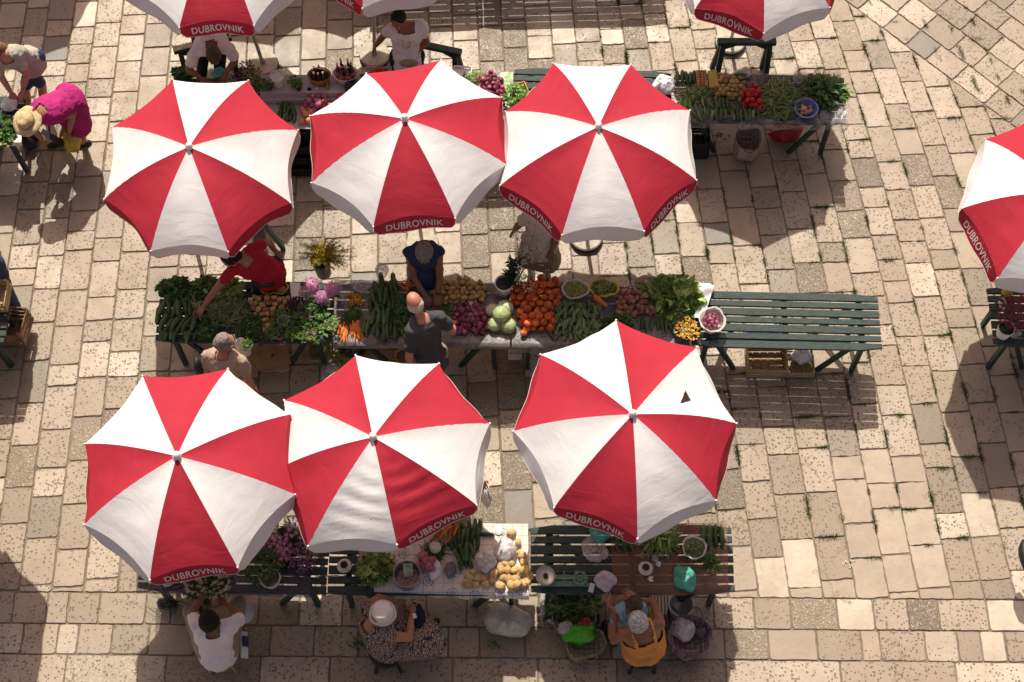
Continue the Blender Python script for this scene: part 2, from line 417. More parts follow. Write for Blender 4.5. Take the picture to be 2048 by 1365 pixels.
# ------------------------------------------------------------------ umbrellas
def text_mesh(s):
    cu = bpy.data.curves.new('t', 'FONT'); cu.body = s; cu.size = 1; cu.align_x = 'CENTER'; cu.extrude = 0; cu.offset = .012; cu.resolution_u = 3
    cu.space_character = 1.06
    o = bpy.data.objects.new('t', cu); C.objects.link(o)
    me = bpy.data.meshes.new_from_object(o.evaluated_get(bpy.context.evaluated_depsgraph_get()))
    bpy.data.objects.remove(o); return me
def fan(me):
    vs_ = [v.co.copy() for v in me.vertices]; fs = [tuple(p.vertices) for p in me.polygons]; return vs_, fs
TXT = fan(text_mesh('DUBROVNIK'))
def umbrella(label, hub, cs, base, first='red', zr=1.95, zh=2.35, texts=(), hole=None, wrinkle=(), world=False, flare=.055, res=12):
    """hub and rim corners (clockwise as seen in the photo) lie at heights zh and zr"""
    cw = list(cs) if world else [P(x, y, zr) for x, y in cs]
    H = hub if world else P(hub[0], hub[1], zh)
    B = base if world else P(base[0], base[1], 0)
    t = thing('market_umbrella', label, 'umbrella', (B.x, B.y, 0), 'red and white market umbrellas')
    n = len(cw)
    # an even droop of the fabric weight keeps each rim corner a little different
    cw = [c + V((0, 0, rnd.uniform(-.025, .025))) for c in cw]
    for i in range(n):
        a, b = cw[i], cw[(i+1) % n]; red = (i % 2 == 0) == (first == 'red')
        mname = 'canopy_red' if red else 'canopy_white'
        mid = (a + b)/2; outw = V((mid.x-H.x, mid.y-H.y, 0)).normalized(); L = (b-a).length
        def rib(c, u):
            dr = .35*u + .65*u**2.6
            q = H + (c-H)*u; q.z = H.z - (H.z-c.z)*dr; return q
        ph = rnd.random()*9
        def pt(u, v):
            s = 4*v*(1-v); u2 = u*(1 - .06*s*u*u)
            q = rib(a, u2)*(1-v) + rib(b, u2)*v
            q.z += -.018*s*math.sin(math.pi*u) - .012*s*u
            q.z += noise.noise(V((u*5+ph, v*3, i*7.7)))*.016*s*u
            if i in wrinkle:
                q.z += .027*s**.6*math.exp(-((u-.62)/.3)**2)*math.sin(u*38 + 2.2*math.sin(v*3+i) + v*2.5)*(.6+.4*noise.noise(V((u*4, v*4, 2))))
            # small puckers along the seams
            q.z += .003*math.sin(u*70+ph)*(math.exp(-v*14)+math.exp(-(1-v)*14))*u
            return q
        nu, nv = (110, 90) if hole and hole[0] == i else (res*2, res)
        mb = MB(); o = 0
        vs_ = [pt(.012 + .988*r/nu, c/nv) for r in range(nu+1) for c in range(nv+1)]
        fs = []
        for r in range(nu):
            for c in range(nv):
                f = (r*(nv+1)+c, r*(nv+1)+c+1, (r+1)*(nv+1)+c+1, (r+1)*(nv+1)+c)
                if hole and hole[0] == i:
                    cc = (vs_[f[0]] + vs_[f[2]])/2
                    A, B2, C2 = [P(x, y, cc.z) for x, y in hole[1]]
                    def sd(p, q, r_): return (p.x-r_.x)*(q.y-r_.y) - (q.x-r_.x)*(p.y-r_.y)
                    s1, s2, s3 = sd(cc, A, B2), sd(cc, B2, C2), sd(cc, C2, A)
                    if (s1 > 0) == (s2 > 0) == (s3 > 0): continue
                fs.append(f)
        mb.add(vs_, fs)
        pn = build(mb, 'canopy_panel', mname, t); pn['label'] = ('red' if red else 'white') + ' canopy panel'
        # valance
        vh = .155; m2 = 22; mb = MB(); wv = rnd.random()*9
        def val(v, h, off=0.0):
            e = pt(1, v); s = 4*v*(1-v)
            fl = (.012 + flare*s)*(h/vh) + .010*math.sin(v*9+wv)*(h/vh)*s + off
            return e + outw*fl - V((0, 0, h*(1 + .05*math.sin(v*7+wv)) + 0.001))
        hs = [0, .05, .1, .14, vh]
        for k, h in enumerate(hs):
            for c in range(m2+1):
                v = c/m2; hh = h
                edge = min(v, 1-v)
                if edge < .08: hh = h*(.55 + .45*math.sqrt(max(0, 1-(1-edge/.08)**2)))
                mb.v.append(tuple(val(v, hh)))
        for k in range(len(hs)-1):
            for c in range(m2):
                q = k*(m2+1)+c; mb.f.append((q, q+1, q+m2+2, q+m2+1)); mb.m.append(0)
        mb.tube([val(c/m2, vh*(1 if .08 < c/m2 < .92 else (.55 + .45*math.sqrt(max(0, 1-(1-min(c/m2, 1-c/m2)/.08)**2))))) for c in range(m2+1)], .0035, 4, 1)
        build(mb, 'valance', [mname, 'letter'], pn)
        if i in texts or (red and not texts):
            vs0, f0 = TXT; xs = [q.x for q in vs0]; wd = max(xs)-min(xs); xm = (max(xs)+min(xs))/2; k = L*.72/wd; k_y = .072/.72
            mb = MB(); mb.add([val(.5 - (q.x-xm)*k/L, .115 - q.y*k_y*1.05, .006) for q in vs0], f0)
            build(mb, 'lettering', 'letter', pn, smooth=False)
        if hole and hole[0] == i:
            A, B2, C2 = [P(x, y, 2.2) for x, y in hole[1]]
            mb = MB(); mb.add([A + V((0, 0, .01)), A.lerp(B2, .5) + V((-.03, 0, .035)), B2 + V((0, 0, .01)), A.lerp(B2, .5) + V((-.075, -.03, .012)), A + V((-.05, -.02, .0))], [(0, 1, 3, 4), (1, 2, 3)])
            build(mb, 'torn_flap', mname, pn)
        mb = MB(); mb.tube([rib(a, u/10) - V((0, 0, .012)) for u in range(1, 11)], .006, 6); build(mb, 'rib', 'steel', t)
        mb = MB(); mb.ell(rib(a, 1.0) + V((0, 0, .002)), [(.011, 0, 0), (0, .011, 0), (0, 0, .011)], 8, 6)
        mb.tube([rib(a, 1.0), rib(a, 1.0) + outw*.015 - V((0, 0, .03)), rib(a, 1.0) + outw*.02 - V((0.01, 0, .07))], .0022, 4)
        build(mb, 'rib_tip', 'cap', t)
    ax = (H-B).normalized()
    mb = MB(); mb.tube([B + V((0, 0, .05)), B.lerp(H, .45)], .022, 12); mb.tube([B.lerp(H, .44), H], .017, 12); build(mb, 'pole', 'pole_paint', t)
    M3 = ax.to_track_quat('Z', 'Y').to_matrix()
    mb = MB(); mb.lathe(H, [(.0, -.012), (.036, -.01), (.040, .0), (.03, .008), (.024, .012), (.03, .02), (.034, .034), (.030, .05), (.018, .060), (.0, .064)], 16, M3=M3); build(mb, 'finial', 'cap', t)
    mb = MB(); mb.lathe((B.x, B.y, 0), [(0, .004), (.178, .004), (.183, .02), (.183, .06), (.172, .07), (.03, .072), (.028, .12), (.0, .12)], 32)
    build(mb, 'base', 'concrete', t, sharp=40)
    mb = MB(); mb.lathe((B.x, B.y, 0), [(.184, .008), (.189, .008), (.189, .035), (.184, .035)], 32); build(mb, 'base_rim', 'rubber', t)
    return t
U = {}
umbrella('umbrella with a white top panel, above the red shirted vendor at the left end', (378, 294), [(345.5, 159), (496, 159), (596, 259), (581, 404), (457, 506), (302, 504), (208, 399), (224, 255)], (388, 475), 'white', zr=1.95, texts=(99,), flare=.0)
umbrella('umbrella with one lettered red panel, between the two others above the middle aisle', (809.5, 238), [(733, 150), (882, 121), (1003, 195), (1014, 331), (910.6, 438), (746.5, 454), (623, 367), (620.5, 235)], (845, 492), 'red', zr=1.98, zh=2.38, texts=(4,))
umbrella('umbrella with two lettered red panels, right end of the upper row', (1197, 254), [(1106.6, 126), (1262, 131), (1380, 221.6), (1393.7, 359), (1288, 465.6), (1124, 472.7), (1000, 372.5), (1010.8, 225.4)], (1172, 478), 'white', zr=1.95, texts=(3, 5), wrinkle=(7,))
umbrella('umbrella at lower left with its lettering above the white flower buckets', (353.8, 912.7), [(286.5, 754), (455, 736), (581, 830.5), (590.7, 990.5), (475, 1134.4), (299, 1159.7), (168.5, 1050), (169, 887.5)], (372, 1080), 'red', zr=2.02, zh=2.42, texts=(4,))
umbrella('umbrella with sagging wrinkled panels above the woman in the white hat', (746, 874.4), [(711, 711), (878, 729), (980, 849), (953.6, 1011.7), (794, 1089.7), (616, 1093), (556, 940), (567.7, 799.6)], (770, 1045), 'white', zr=1.93, zh=2.33, texts=(3,), wrinkle=(3, 4))
umbrella('large umbrella with a torn hole in one white panel', (1265.5, 829), [(1080.6, 708.5), (1232, 643), (1394, 695.4), (1474, 846), (1432, 1002), (1275, 1077.7), (1108, 1015.7), (1026.5, 862.4)], (1268, 1005), 'white', zr=2.05, zh=2.48, texts=(5,), hole=(2, [(1360, 808), (1371, 780), (1382, 802)]))
umbrella('umbrella cut by the right edge, above the magenta flowers', (2118, 385), [(1971, 278), (2090, 215), (2230, 245), (2300, 370), (2270, 510), (2150, 590), (1994, 558), (1923.6, 417)], (2110, 590), 'red', zr=1.95, texts=(6,))
umbrella('umbrella at the top edge above the bent woman in white with a mint bag', (432, -148), [(355, -285), (505, -285), (612, -190), (610, -42), (508, 52.4), (359.5, 58.7), (238, -25), (232, -175)], (527, 132), 'red', zr=1.95, texts=(4,))
umbrella('umbrella cut by the top edge above the woman in the printed white shirt', (742, -160), [(700, -300), (850, -270), (935, -160), (872, -12), (724.6, 17.5), (610, -62), (565, -150), (600, -250)], (750, 115), 'red', zr=1.95, texts=(4,))
umbrella('umbrella at the top edge above the cucumber and green bean stall', (1522, -140), [(1370, -230), (1500, -285), (1640, -240), (1705, -110), (1660, 15), (1528, 65.6), (1390, 17.6), (1330, -100)], (1460, 88), 'white', zr=1.95, texts=(5,))
def shadow_umbrella(label, c, r, rot, first):
    """umbrella outside the frame whose shadow the photo shows: c = pixel of the shadow's middle"""
    z = 1.95; G = P(c[0], c[1], 0); off = SUNV * (z / SUNV.z); ctr = G + off
    cs = [ctr + V((math.cos(rot - k*math.pi/4)*r, math.sin(rot - k*math.pi/4)*r, 0)) for k in range(8)]
    umbrella(label, ctr + V((0, 0, .42)), cs, V((ctr.x, ctr.y, 0)), first, world=True, texts=(99,))
shadow_umbrella('umbrella beyond the upper left corner, throwing its shadow on the paving', (22, 8), 1.02, .1, 'red')
shadow_umbrella('umbrella beyond the top edge, shading the ground behind the bottle shelf', (508, -30), 1.0, .3, 'white')
shadow_umbrella('umbrella beyond the top edge, shading the ground behind the tomato tray', (684, -50), 1.0, .1, 'red')
shadow_umbrella('umbrella beyond the left edge, shading the herb table', (-128, 350), 1.0, .35, 'red')
shadow_umbrella('umbrella beyond the left edge above the wooden crates', (-225, 860), 1.1, .2, 'red')
shadow_umbrella('umbrella beyond the lower left corner, throwing its shadow on the paving', (-98, 1300), .98, .4, 'red')
# ------------------------------------------------------------------ tables and trestles
TZ = .75
def table(label, nl, nr, fr, group='green slatted market tables', legs=True):
    """near-left, near-right, far-right corners of the top, as photo pixels"""
    a, b, c = P(*nl, TZ), P(*nr, TZ), P(*fr, TZ)
    ex = (b-a).normalized(); L = (b-a).length; ey = V((-ex.y, ex.x, 0)); Wd = abs((c-b).dot(ey))
    t = thing('slatted_table', label, 'table', (a.x, a.y, 0), group)
    ws = [.086, .068, .084, .066, .084, .068, .086]; k = Wd/(sum(ws) + 6*.021); y = 0
    for i, w_ in enumerate(ws):
        w_ *= k; yc = y + w_/2; y += w_ + .021*k
        mb = MB(); x0, x1 = rnd.uniform(.0, .008), L - rnd.uniform(.0, .01); r = .03 if i in (0, 6) else .004
        o0 = a + ex*x0 + ey*(yc); n_ = 9
        # plank with slightly wavy edges and rounded outer corners
        top = []
        for j in range(n_+1):
            x = (x1-x0)*j/n_; e = rnd.uniform(-.0015, .0015)
            sh = r if (j in (0, n_) and i == 0) else .002
            top.append((x, -w_/2 + e + (sh if j in (0, n_) else 0)))
        for j in range(n_, -1, -1):
            x = (x1-x0)*j/n_; e = rnd.uniform(-.0015, .0015); sh = r if (j in (0, n_) and i == 6) else .002
            top.append((x, w_/2 + e - (sh if j in (0, n_) else 0)))
        m = len(top); zz = rnd.uniform(-.0015, .0015)
        for dz, ins in ((-.026, 0), (-.004, 0), (zz, .003)):
            for (x, yy) in top:
                x2 = x + (ins if x < .01 else -ins if x > L-.02 else 0); y2 = yy - math.copysign(ins, yy)
                q = o0 + ex*x2 + ey*y2; mb.v.append((q.x, q.y, TZ + dz))
        for lv in range(2):
            for j in range(m): mb.f.append((lv*m+j, lv*m+(j+1) % m, (lv+1)*m+(j+1) % m, (lv+1)*m+j)); mb.m.append(0)
        mb.f.append(tuple(range(2*m, 3*m))); mb.f.append(tuple(reversed(range(m)))); mb.m += [0, 0]
        build(mb, 'slat', 'green_paint', t, smooth=False)
    def at(x, y_, z): q = a + ex*x + ey*y_; return V((q.x, q.y, z))
    for x in (.2, L/2, L-.2):
        mb = MB(); mb.bar(at(x, .02, TZ-.052), at(x, Wd-.02, TZ-.052), .055, .045); build(mb, 'cross_bar', 'green_paint_dark', t, smooth=False)
    if legs:
        for x, sgn in ((.2, 1), (L-.2, -1)):
            for y_ in (.10, Wd-.10):
                mb = MB(); mb.bar(at(x - sgn*.02, y_, TZ-.075), at(x - sgn*.03, y_, 0), .055, .045, up=ex)
                build(mb, 'leg', 'green_paint_dark', t, smooth=False)
                mb = MB(); mb.bar(at(x + sgn*.06, y_ + .004, TZ-.08), at(x + sgn*.34, y_ + .004, 0.005), .05, .04, up=ey)
                build(mb, 'brace', 'green_paint_dark', t, smooth=False)
        mb = MB(); mb.bar(at(.23, Wd*.5, .28), at(L-.23, Wd*.5, .28), .03, .03); build(mb, 'stretcher', 'green_paint_dark', t, smooth=False)
    return t
table('table under the clear plastic sheet at upper right, with green beans and a blue bowl', (1350, 244), (1697, 250), (1684, 152))
table('table half hidden under the umbrella with two lettered panels, upper row', (1024, 236), (1346, 244), (1338, 143))
table('table of red onions, hidden under the middle umbrella of the upper row', (674, 254), (1020, 258), (1017, 152))
table('table of the pink onion stall, hidden under the upper left umbrella', (330, 254), (671, 254), (670, 157))
table('table of dark cucumbers and potted herbs at the left end of the middle row', (308, 685), (664, 687), (664, 564))
table('table of carrots and courgettes in front of the bald man', (667, 689), (1020, 692), (1017, 568))
table('table of tomatoes and lettuce, middle row', (1023, 694), (1380, 695), (1374, 574))
table('empty green table at the right end of the middle row', (1383, 693), (1766, 702), (1757, 590))
table('table of cut flowers at the left end of the lower row', (272, 1181), (652, 1190), (651, 1058))
table('table under the printed tablecloth, lower row', (653, 1190), (1058, 1192), (1054, 1052))
table('table with the kitchen scale and brown sheet, right end of the lower row', (1061, 1189), (1472, 1188), (1462, 1050))
table('table of the magenta flowers, at the right edge', (1988, 692), (2380, 700), (2360, 580))
table('table of herbs at the left edge beside the woman in pink', (-330, 296), (42, 284), (42, 192))
table('table with stacked crates at the left edge', (-370, 690), (8, 690), (12, 580))
table('table beyond the top edge whose slats throw a striped shadow', (720, -90), (955, -97), (950, -190))
table('table beyond the top edge, right one of the two', (955, -97), (1332, -106), (1322, -200))
def trestle(label, p, rz, wd=.62, h=.72, top=None):
    c = P(*p, 0); t = thing('trestle', label, 'trestle', (c.x, c.y, 0), 'dark wooden trestles behind the stalls'); Rz = Matrix.Rotation(rz, 3, 'Z')
    q = lambda x, y, z: c + Rz @ V((x, y, z))
    mb = MB(); mb.bar(q(-wd/2-.03, 0, h), q(wd/2+.03, 0, h), .075, .055); build(mb, 'rail', 'green_paint_dark', t, smooth=False)
    for s in (-1, 1):
        for f in (-1, 1):
            mb = MB(); mb.bar(q(s*(wd/2-.04), f*.03, h-.03), q(s*(wd/2-.01), f*.17, 0), .06, .045, up=Rz @ V((0, 1, 0))); build(mb, 'leg', 'green_paint_dark', t, smooth=False)
        mb = MB(); mb.bar(q(s*(wd/2-.07), 0, h-.1), q(s*(wd/2-.19), 0, h-.035), .035, .04); build(mb, 'gusset', 'green_paint_dark', t, smooth=False)
    if top:
        mb = MB(); mb.bar(q(-wd/2-.03, 0, h+.034), q(wd/2+.03, 0, h+.034), .07, .012); build(mb, 'top_strip', top, t, smooth=False)
M('old_cream', (.50, .48, .30), .8, .25, 20)
trestle('trestle standing behind the cucumber and green bean stall', (1476, 158), 0)
trestle('trestle behind the woman in the printed white shirt', (872, 168), -.25)
trestle('trestle with a cream top strip behind the woman bending in white', (428, 162), .3, top='old_cream')
trestle('trestle behind the red shirted vendor', (545, 548), -1.35)
# ------------------------------------------------------------------ produce, plants and goods
M('potato', (.48, .30, .11), .8, .3, 18, .002, 90, inst=.22)
M('potato_big', (.60, .40, .17), .75, .3, 14, .002, 90, inst=.15)
M('potato_red', (.36, .14, .09), .75, .3, 18, .002, 90, inst=.25)
M('tomato', (.62, .085, .022), .32, .25, 9, inst=.22, tint=(.75, .20, .03))
M('tomato_red', (.60, .03, .015), .3, .2, 9, inst=.2)
M('tomato_eye', (.20, .09, .02), .8)
M('onion_red', (.20, .025, .065), .35, .45, 6, inst=.4, stretch=(6, 6, 1), tint=(.40, .11, .17))
M('onion_pink', (.45, .10, .19), .35, .35, 6, inst=.3, stretch=(6, 6, 1), tint=(.6, .2, .26))
M('onion_gold', (.60, .24, .09), .35, .3, 6, inst=.2, stretch=(6, 6, 1))
M('root', (.5, .4, .25), .8)
M('cucumber', (.035, .078, .022), .38, .5, 24, .002, 120, inst=.45, tint=(.075, .14, .035))
M('courgette', (.11, .18, .055), .45, .5, 26, .001, 120, inst=.35, tint=(.2, .29, .10))
M('pale_squash', (.34, .36, .12), .5, .25, 20, inst=.15)
M('bright_cuke', (.14, .34, .04), .4, .3, 20, inst=.15)
M('stub', (.30, .34, .14), .6)
M('cabbage', (.34, .46, .16), .55, .3, 9, .006, 20, tint=(.62, .68, .38))
M('cabbage_white', (.62, .60, .42), .55, .2, 9, .006, 20)
M('carrot', (.62, .17, .025), .55, .25, 20, inst=.15, stretch=(1, 1, 6))
M('carrot_top', (.055, .13, .02), .7, .4, 20, trans=.2)
M('bean', (.19, .26, .075), .5, .4, 30, tint=(.36, .44, .15))
M('bean_yellow', (.38, .40, .10), .5, .3, 30)
M('parsley', (.045, .12, .02), .65, .5, 25, trans=.2, tint=(.09, .20, .035))
M('lettuce', (.18, .32, .055), .6, .5, 12, trans=.25, tint=(.36, .50, .13))
M('lettuce_pale', (.30, .42, .10), .6, .4, 12, trans=.25, tint=(.5, .58, .2))
M('chard', (.07, .16, .035), .5, .5, 18, trans=.15, tint=(.15, .27, .06))
M('stalk', (.36, .38, .15), .6, .35, 20, trans=.15)
M('herb', (.06, .15, .02), .6, .5, 20, trans=.25, tint=(.13, .28, .04))
M('basil', (.12, .30, .03), .5, .5, 18, trans=.25, tint=(.26, .48, .08))
M('dark_leaf', (.02, .045, .014), .6, .4, 20, trans=.1)
M('purple_leaf', (.05, .012, .035), .5, .4, 20)
M('fern', (.26, .32, .03), .6, .5, 20, trans=.2, tint=(.62, .50, .03))
M('pink_petal', (.84, .32, .58), .6, .3, 30, trans=.12, tint=(.92, .55, .78))
M('magenta_petal', (.50, .02, .12), .6, .4, 30, trans=.2, tint=(.62, .05, .2))
M('bright_pink', (.75, .16, .55), .6, .25, 30, trans=.25)
M('white_petal', (.80, .78, .62), .6, .15, 30, trans=.25)
M('purple_petal', (.17, .07, .27), .7, .4, 30, tint=(.36, .20, .48))
M('dry_petal', (.45, .33, .18), .8, .3, 30)
M('yellow_petal', (.75, .45, .03), .6, .3, 30, trans=.2)
M('orange_petal', (.72, .30, .02), .6, .35, 40, trans=.15, tint=(.85, .50, .06))
M('terracotta', (.38, .13, .06), .85, .25, 14)
M('white_plastic', (.66, .61, .56), .4, .08)
M('black_plastic', (.018, .018, .02), .4, .2)
M('red_plastic', (.45, .02, .025), .4, .2)
M('blue_bowl', (.20, .24, .62), .35, .1, trans=.2)
M('porcelain', (.78, .74, .70), .25, .05)
M('coffee', (.05, .018, .008), .15, .1)
M('wood', (.42, .29, .15), .75, .3, 8, .002, 50, stretch=(1, 7, 7))
M('wood_dark', (.22, .13, .07), .8, .3, 8, .002, 50)
M('cardboard', (.42, .235, .09), .85, .15, 10)
M('yellow_card', (.50, .40, .10), .8, .15, 12)
M('paper', (.80, .78, .74), .7, .06)
M('brown_paper', (.38, .25, .18), .8, .15)
M('egg', (.52, .27, .15), .5, .15, 20, inst=.2)
M('garlic', (.70, .52, .47), .5, .2, 20)
M('eggplant', (.012, .008, .02), .2, .2)
M('glass_dark', (.02, .016, .012), .12, .2, spec=.7)
M('oil', (.35, .17, .015), .12, .2)
M('label_pink', (.6, .12, .14), .6); M('label_white', (.7, .68, .6), .6); M('basket', (.33, .16, .05), .8, .3, 30, .004, 60)
film('bag_white', (.78, .72, .68), .72, .35, .3, 14); film('bag_clear', (.62, .56, .52), .42, .25, .4, 16)
film('bag_sack', (.74, .66, .52), .85, .4, .3, 8); film('bag_teal', (.10, .50, .36), .78, .3, .3, 12)
film('bag_green', (.10, .48, .02), .95, .3, .1, 10); film('bag_yellow', (.62, .48, .03), .9, .35, .2, 12)
film('bag_red', (.45, .02, .025), .92, .35, .1, 10); film('bag_grey', (.20, .19, .19), .6, .25, .4, 16); film('bag_pink', (.72, .60, .62), .75, .35, .25, 12)
M('bag_opaque', (.80, .78, .77), .4, .06, 10, .01, 14)
film('sheet_clear', (.36, .32, .31), .34, .16, .5, 5); film('sheet_brown', (.27, .125, .07), .50, .35, .2, 4)
film('sheet_grey', (.20, .185, .19), .62, .3, .35, 6); film('netting', (.13, .12, .14), .55, .6, .3, 60)
def print_mat(name, base, fn):
    m, t, b = newmat(name); MATS[name] = m; c = coord(t)
    t.links.new(fn(t, c), b.inputs['Base Color']); b.inputs['Roughness'].default_value = .8; b.inputs['Specular IOR Level'].default_value = .2
def plaid(a, b_, cc, sc_=26):
    def f(t, c):
        s = t.nodes.new('ShaderNodeSeparateXYZ'); t.links.new(c, s.inputs[0])
        o = a
        for ax, add in ((0, .6), (1, .6), (2, .6)):
            w_ = mth(t, 'SINE', mth(t, 'MULTIPLY', s.outputs[ax], sc_*6.28))
            o = mixc(t, ramp(t, w_, [(.5, 0), (.6, .45)]), o, b_)
            w2 = mth(t, 'SINE', mth(t, 'ADD', mth(t, 'MULTIPLY', s.outputs[ax], sc_*6.28), 2.2))
            o = mixc(t, ramp(t, w2, [(.85, 0), (.9, .5)]), o, cc)
        return o
    return f
print_mat('plaid_brown', None, plaid((.42, .33, .26), (.14, .09, .075), (.5, .45, .4), 24))
print_mat('plaid_blue', None, plaid((.40, .32, .33), (.045, .03, .06), (.20, .05, .07), 20))
print_mat('plaid_olive', None, plaid((.38, .34, .24), (.075, .065, .045), (.25, .24, .15), 20))
def stripes(t, c):
    s = t.nodes.new('ShaderNodeSeparateXYZ'); t.links.new(c, s.inputs[0])
    return mixc(t, ramp(t, mth(t, 'SINE', mth(t, 'MULTIPLY', s.outputs[0], 190)), [(.5, 0), (.55, 1)]), (.62, .55, .5), (.10, .08, .08))
print_mat('striped_paper', None, stripes)
def cloth_print(t, c):
    # cream cloth with a faint red-brown grid and blue round motifs
    s = t.nodes.new('ShaderNodeSeparateXYZ'); t.links.new(c, s.inputs[0]); o = (.74, .68, .60)
    for ax in (0, 1):
        f = mth(t, 'FRACT', mth(t, 'MULTIPLY', s.outputs[ax], 10.5)); o = mixc(t, ramp(t, f, [(0, .6), (.05, .6), (.06, 0)]), o, (.30, .16, .12))
    v = tex(t, 'Voronoi', 4.4, c, Randomness=.75, voronoi_dimensions='2D')
    sp = t.nodes.new('ShaderNodeSeparateColor'); t.links.new(v.outputs['Color'], sp.inputs[0])
    n = tex(t, 'Noise', 90, c, Detail=2.0)
    ring = ramp(t, v.outputs['Distance'], [(.13, .55), (.15, 0), (.19, 0), (.2, 1), (.235, 1), (.245, 0)])
    msk = mth(t, 'MULTIPLY', ring, mth(t, 'MULTIPLY', ramp(t, n.outputs[0], [(.42, 0), (.5, 1)]), ramp(t, sp.outputs[0], [(.35, 0), (.4, .9)])))
    return mixc(t, msk, o, (.03, .06, .25))
print_mat('printed_cloth', None, cloth_print)
def lilac(t, c):
    s = t.nodes.new('ShaderNodeSeparateXYZ'); t.links.new(c, s.inputs[0])
    return mixc(t, ramp(t, mth(t, 'SINE', mth(t, 'MULTIPLY', s.outputs[1], 150)), [(.6, 0), (.75, .25)]), (.42, .36, .38), (.6, .52, .52))
print_mat('lilac_cloth', None, lilac)
def green_wrap(t, c):
    n = tex(t, 'Noise', 16, c, Detail=2.0, Distortion=1.5); return mixc(t, ramp(t, n.outputs[0], [(.46, 0), (.52, 1)]), (.66, .68, .48), (.30, .42, .22))
print_mat('green_wrap', None, green_wrap)
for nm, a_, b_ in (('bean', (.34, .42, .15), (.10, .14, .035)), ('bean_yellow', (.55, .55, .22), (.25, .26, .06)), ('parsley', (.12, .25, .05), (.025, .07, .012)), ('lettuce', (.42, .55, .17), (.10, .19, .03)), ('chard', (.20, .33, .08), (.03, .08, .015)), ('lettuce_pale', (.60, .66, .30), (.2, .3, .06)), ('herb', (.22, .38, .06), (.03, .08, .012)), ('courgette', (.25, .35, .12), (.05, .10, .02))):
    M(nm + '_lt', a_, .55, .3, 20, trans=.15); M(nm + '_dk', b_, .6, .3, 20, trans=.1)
# ---- shapes
def lump(rx, ry, rz, nz=.2, seed=0, mats='potato'):
    mb = MB(); o = V((seed*3.1, seed*1.7, 0)); mb.ell(o, [(rx, 0, 0), (0, ry, 0), (0, 0, rz)], 14, 9, nz=nz); mb.v = [tuple(V(q)-o) for q in mb.v]
    return mb.mesh('lump', mats)
def tomato_m(mat, seed, r=.04, fl=.8):
    mb = MB(); n = 20; prof = []
    for i in range(11):
        a = math.pi*i/10 - math.pi/2; prof.append((max(.0015, r*math.cos(a)), r*fl*math.sin(a)))
    prof[-1] = (.0015, r*fl*.70); prof[-2] = (r*.16, r*fl*.78); prof[-3] = (r*.42, r*fl*.96)
    mb.lathe((0, 0, 0), prof, n)
    for k, q in enumerate(mb.v):
        a = math.atan2(q[1], q[0]); s = 1 + .05*math.cos(a*(5+seed % 3) + seed) + .04*math.cos(2*a+seed); mb.v[k] = (q[0]*s, q[1]*s, q[2])
    mb.lathe((0, 0, r*fl*.70), [(r*.15, .003), (.001, .008)], 7, 1)
    return mb.mesh('tomato', [mat, 'tomato_eye'])
def onion_m(mat, r=.036):
    mb = MB(); prof = [(.001, -r*.95), (r*.2, -r*.9), (r*.7, -r*.62), (r, -.02*r), (r*.93, r*.35), (r*.6, r*.75), (r*.25, r*.98), (r*.09, r*1.3), (r*.12, r*1.55), (.001, r*1.6)]
    mb.lathe((0, 0, 0), prof, 16); mb.lathe((0, 0, -r*.95), [(r*.2, .0), (.001, -.003)], 8, 1)
    return mb.mesh('onion', [mat, 'root'])
def cuke_m(mat, L, r, bend=.08, seed=0):
    mb = MB(); pts = []; rr = []
    for i in range(11):
        t = i/10; x = (t-.5)*L; pts.append((x, bend*L*(1-(2*t-1)**2), 0))
        rr.append(max(.002, r*(math.sin(math.pi*min(1, max(0, t)))**.27)*(.9+.15*t+.05*math.sin(seed+t*5))))
    mb.tube(pts, rr, 10); mb.tube([(-L*.5-.012, 0, 0), (-L*.5+.008, .001, 0)], [.004, .006], 6, 1)
    return mb.mesh('cucumber', [mat, 'stub'])
def carrot_m():
    mb = MB(); mb.tube([(0, 0, 0), (.02, 0, 0), (.06, .002, 0), (.11, -.003, 0), (.15, .004, 0)], [.006, .0115, .010, .006, .001], 8)
    for k in range(3): mb.tube([(0, 0, 0), (-.06, rnd.uniform(-.012, .012), .008), (-.12, rnd.uniform(-.03, .03), .005)], [.0018, .0014, .001], 4, 1)
    return mb.mesh('carrot', ['carrot', 'carrot_top'])
POT = [lump(.036, .026, .024, .22, k) for k in range(4)]
POTB = [lump(.052, .038, .034, .38, k+5, 'potato_big') for k in range(4)]
POTR = [lump(.034, .026, .024, .2, k+9, 'potato_red') for k in range(3)]
TOM = [tomato_m('tomato', k) for k in range(3)]; TOMR = [tomato_m('tomato_red', k, .036, .85) for k in range(3)]
ONR = [onion_m('onion_red', .034), onion_m('onion_red', .03)]; ONP = [onion_m('onion_pink', .036)]; ONG = [onion_m('onion_gold', .04)]
CUK = [cuke_m('cucumber', .175, .023, .04, k) for k in range(3)]; CUKB = [cuke_m('cucumber', .195, .029, .05, k) for k in range(3)]
COU = [cuke_m('courgette', .13, .018, .1, 0), cuke_m('courgette_dk', .12, .019, -.1, 1), cuke_m('courgette', .13, .017, .04, 2), cuke_m('courgette_lt', .12, .02, .05, 3)]
COUP = [cuke_m('pale_squash', .17, .016, .06, 0)]; COUB = [cuke_m('bright_cuke', .14, .017, .05, 0)]
CAR = [carrot_m() for k in range(3)]
EGG = [lump(.022, .022, .028, 0, 2, 'egg')]
def wpoly(poly, z): return [P(x, y, z) for x, y in poly]
def inside(p, poly):
    c = False
    for i in range(len(poly)):
        a, b = poly[i-1], poly[i]
        if (a.y > p.y) != (b.y > p.y) and p.x < (b.x-a.x)*(p.y-a.y)/(b.y-a.y) + a.x: c = not c
    return c
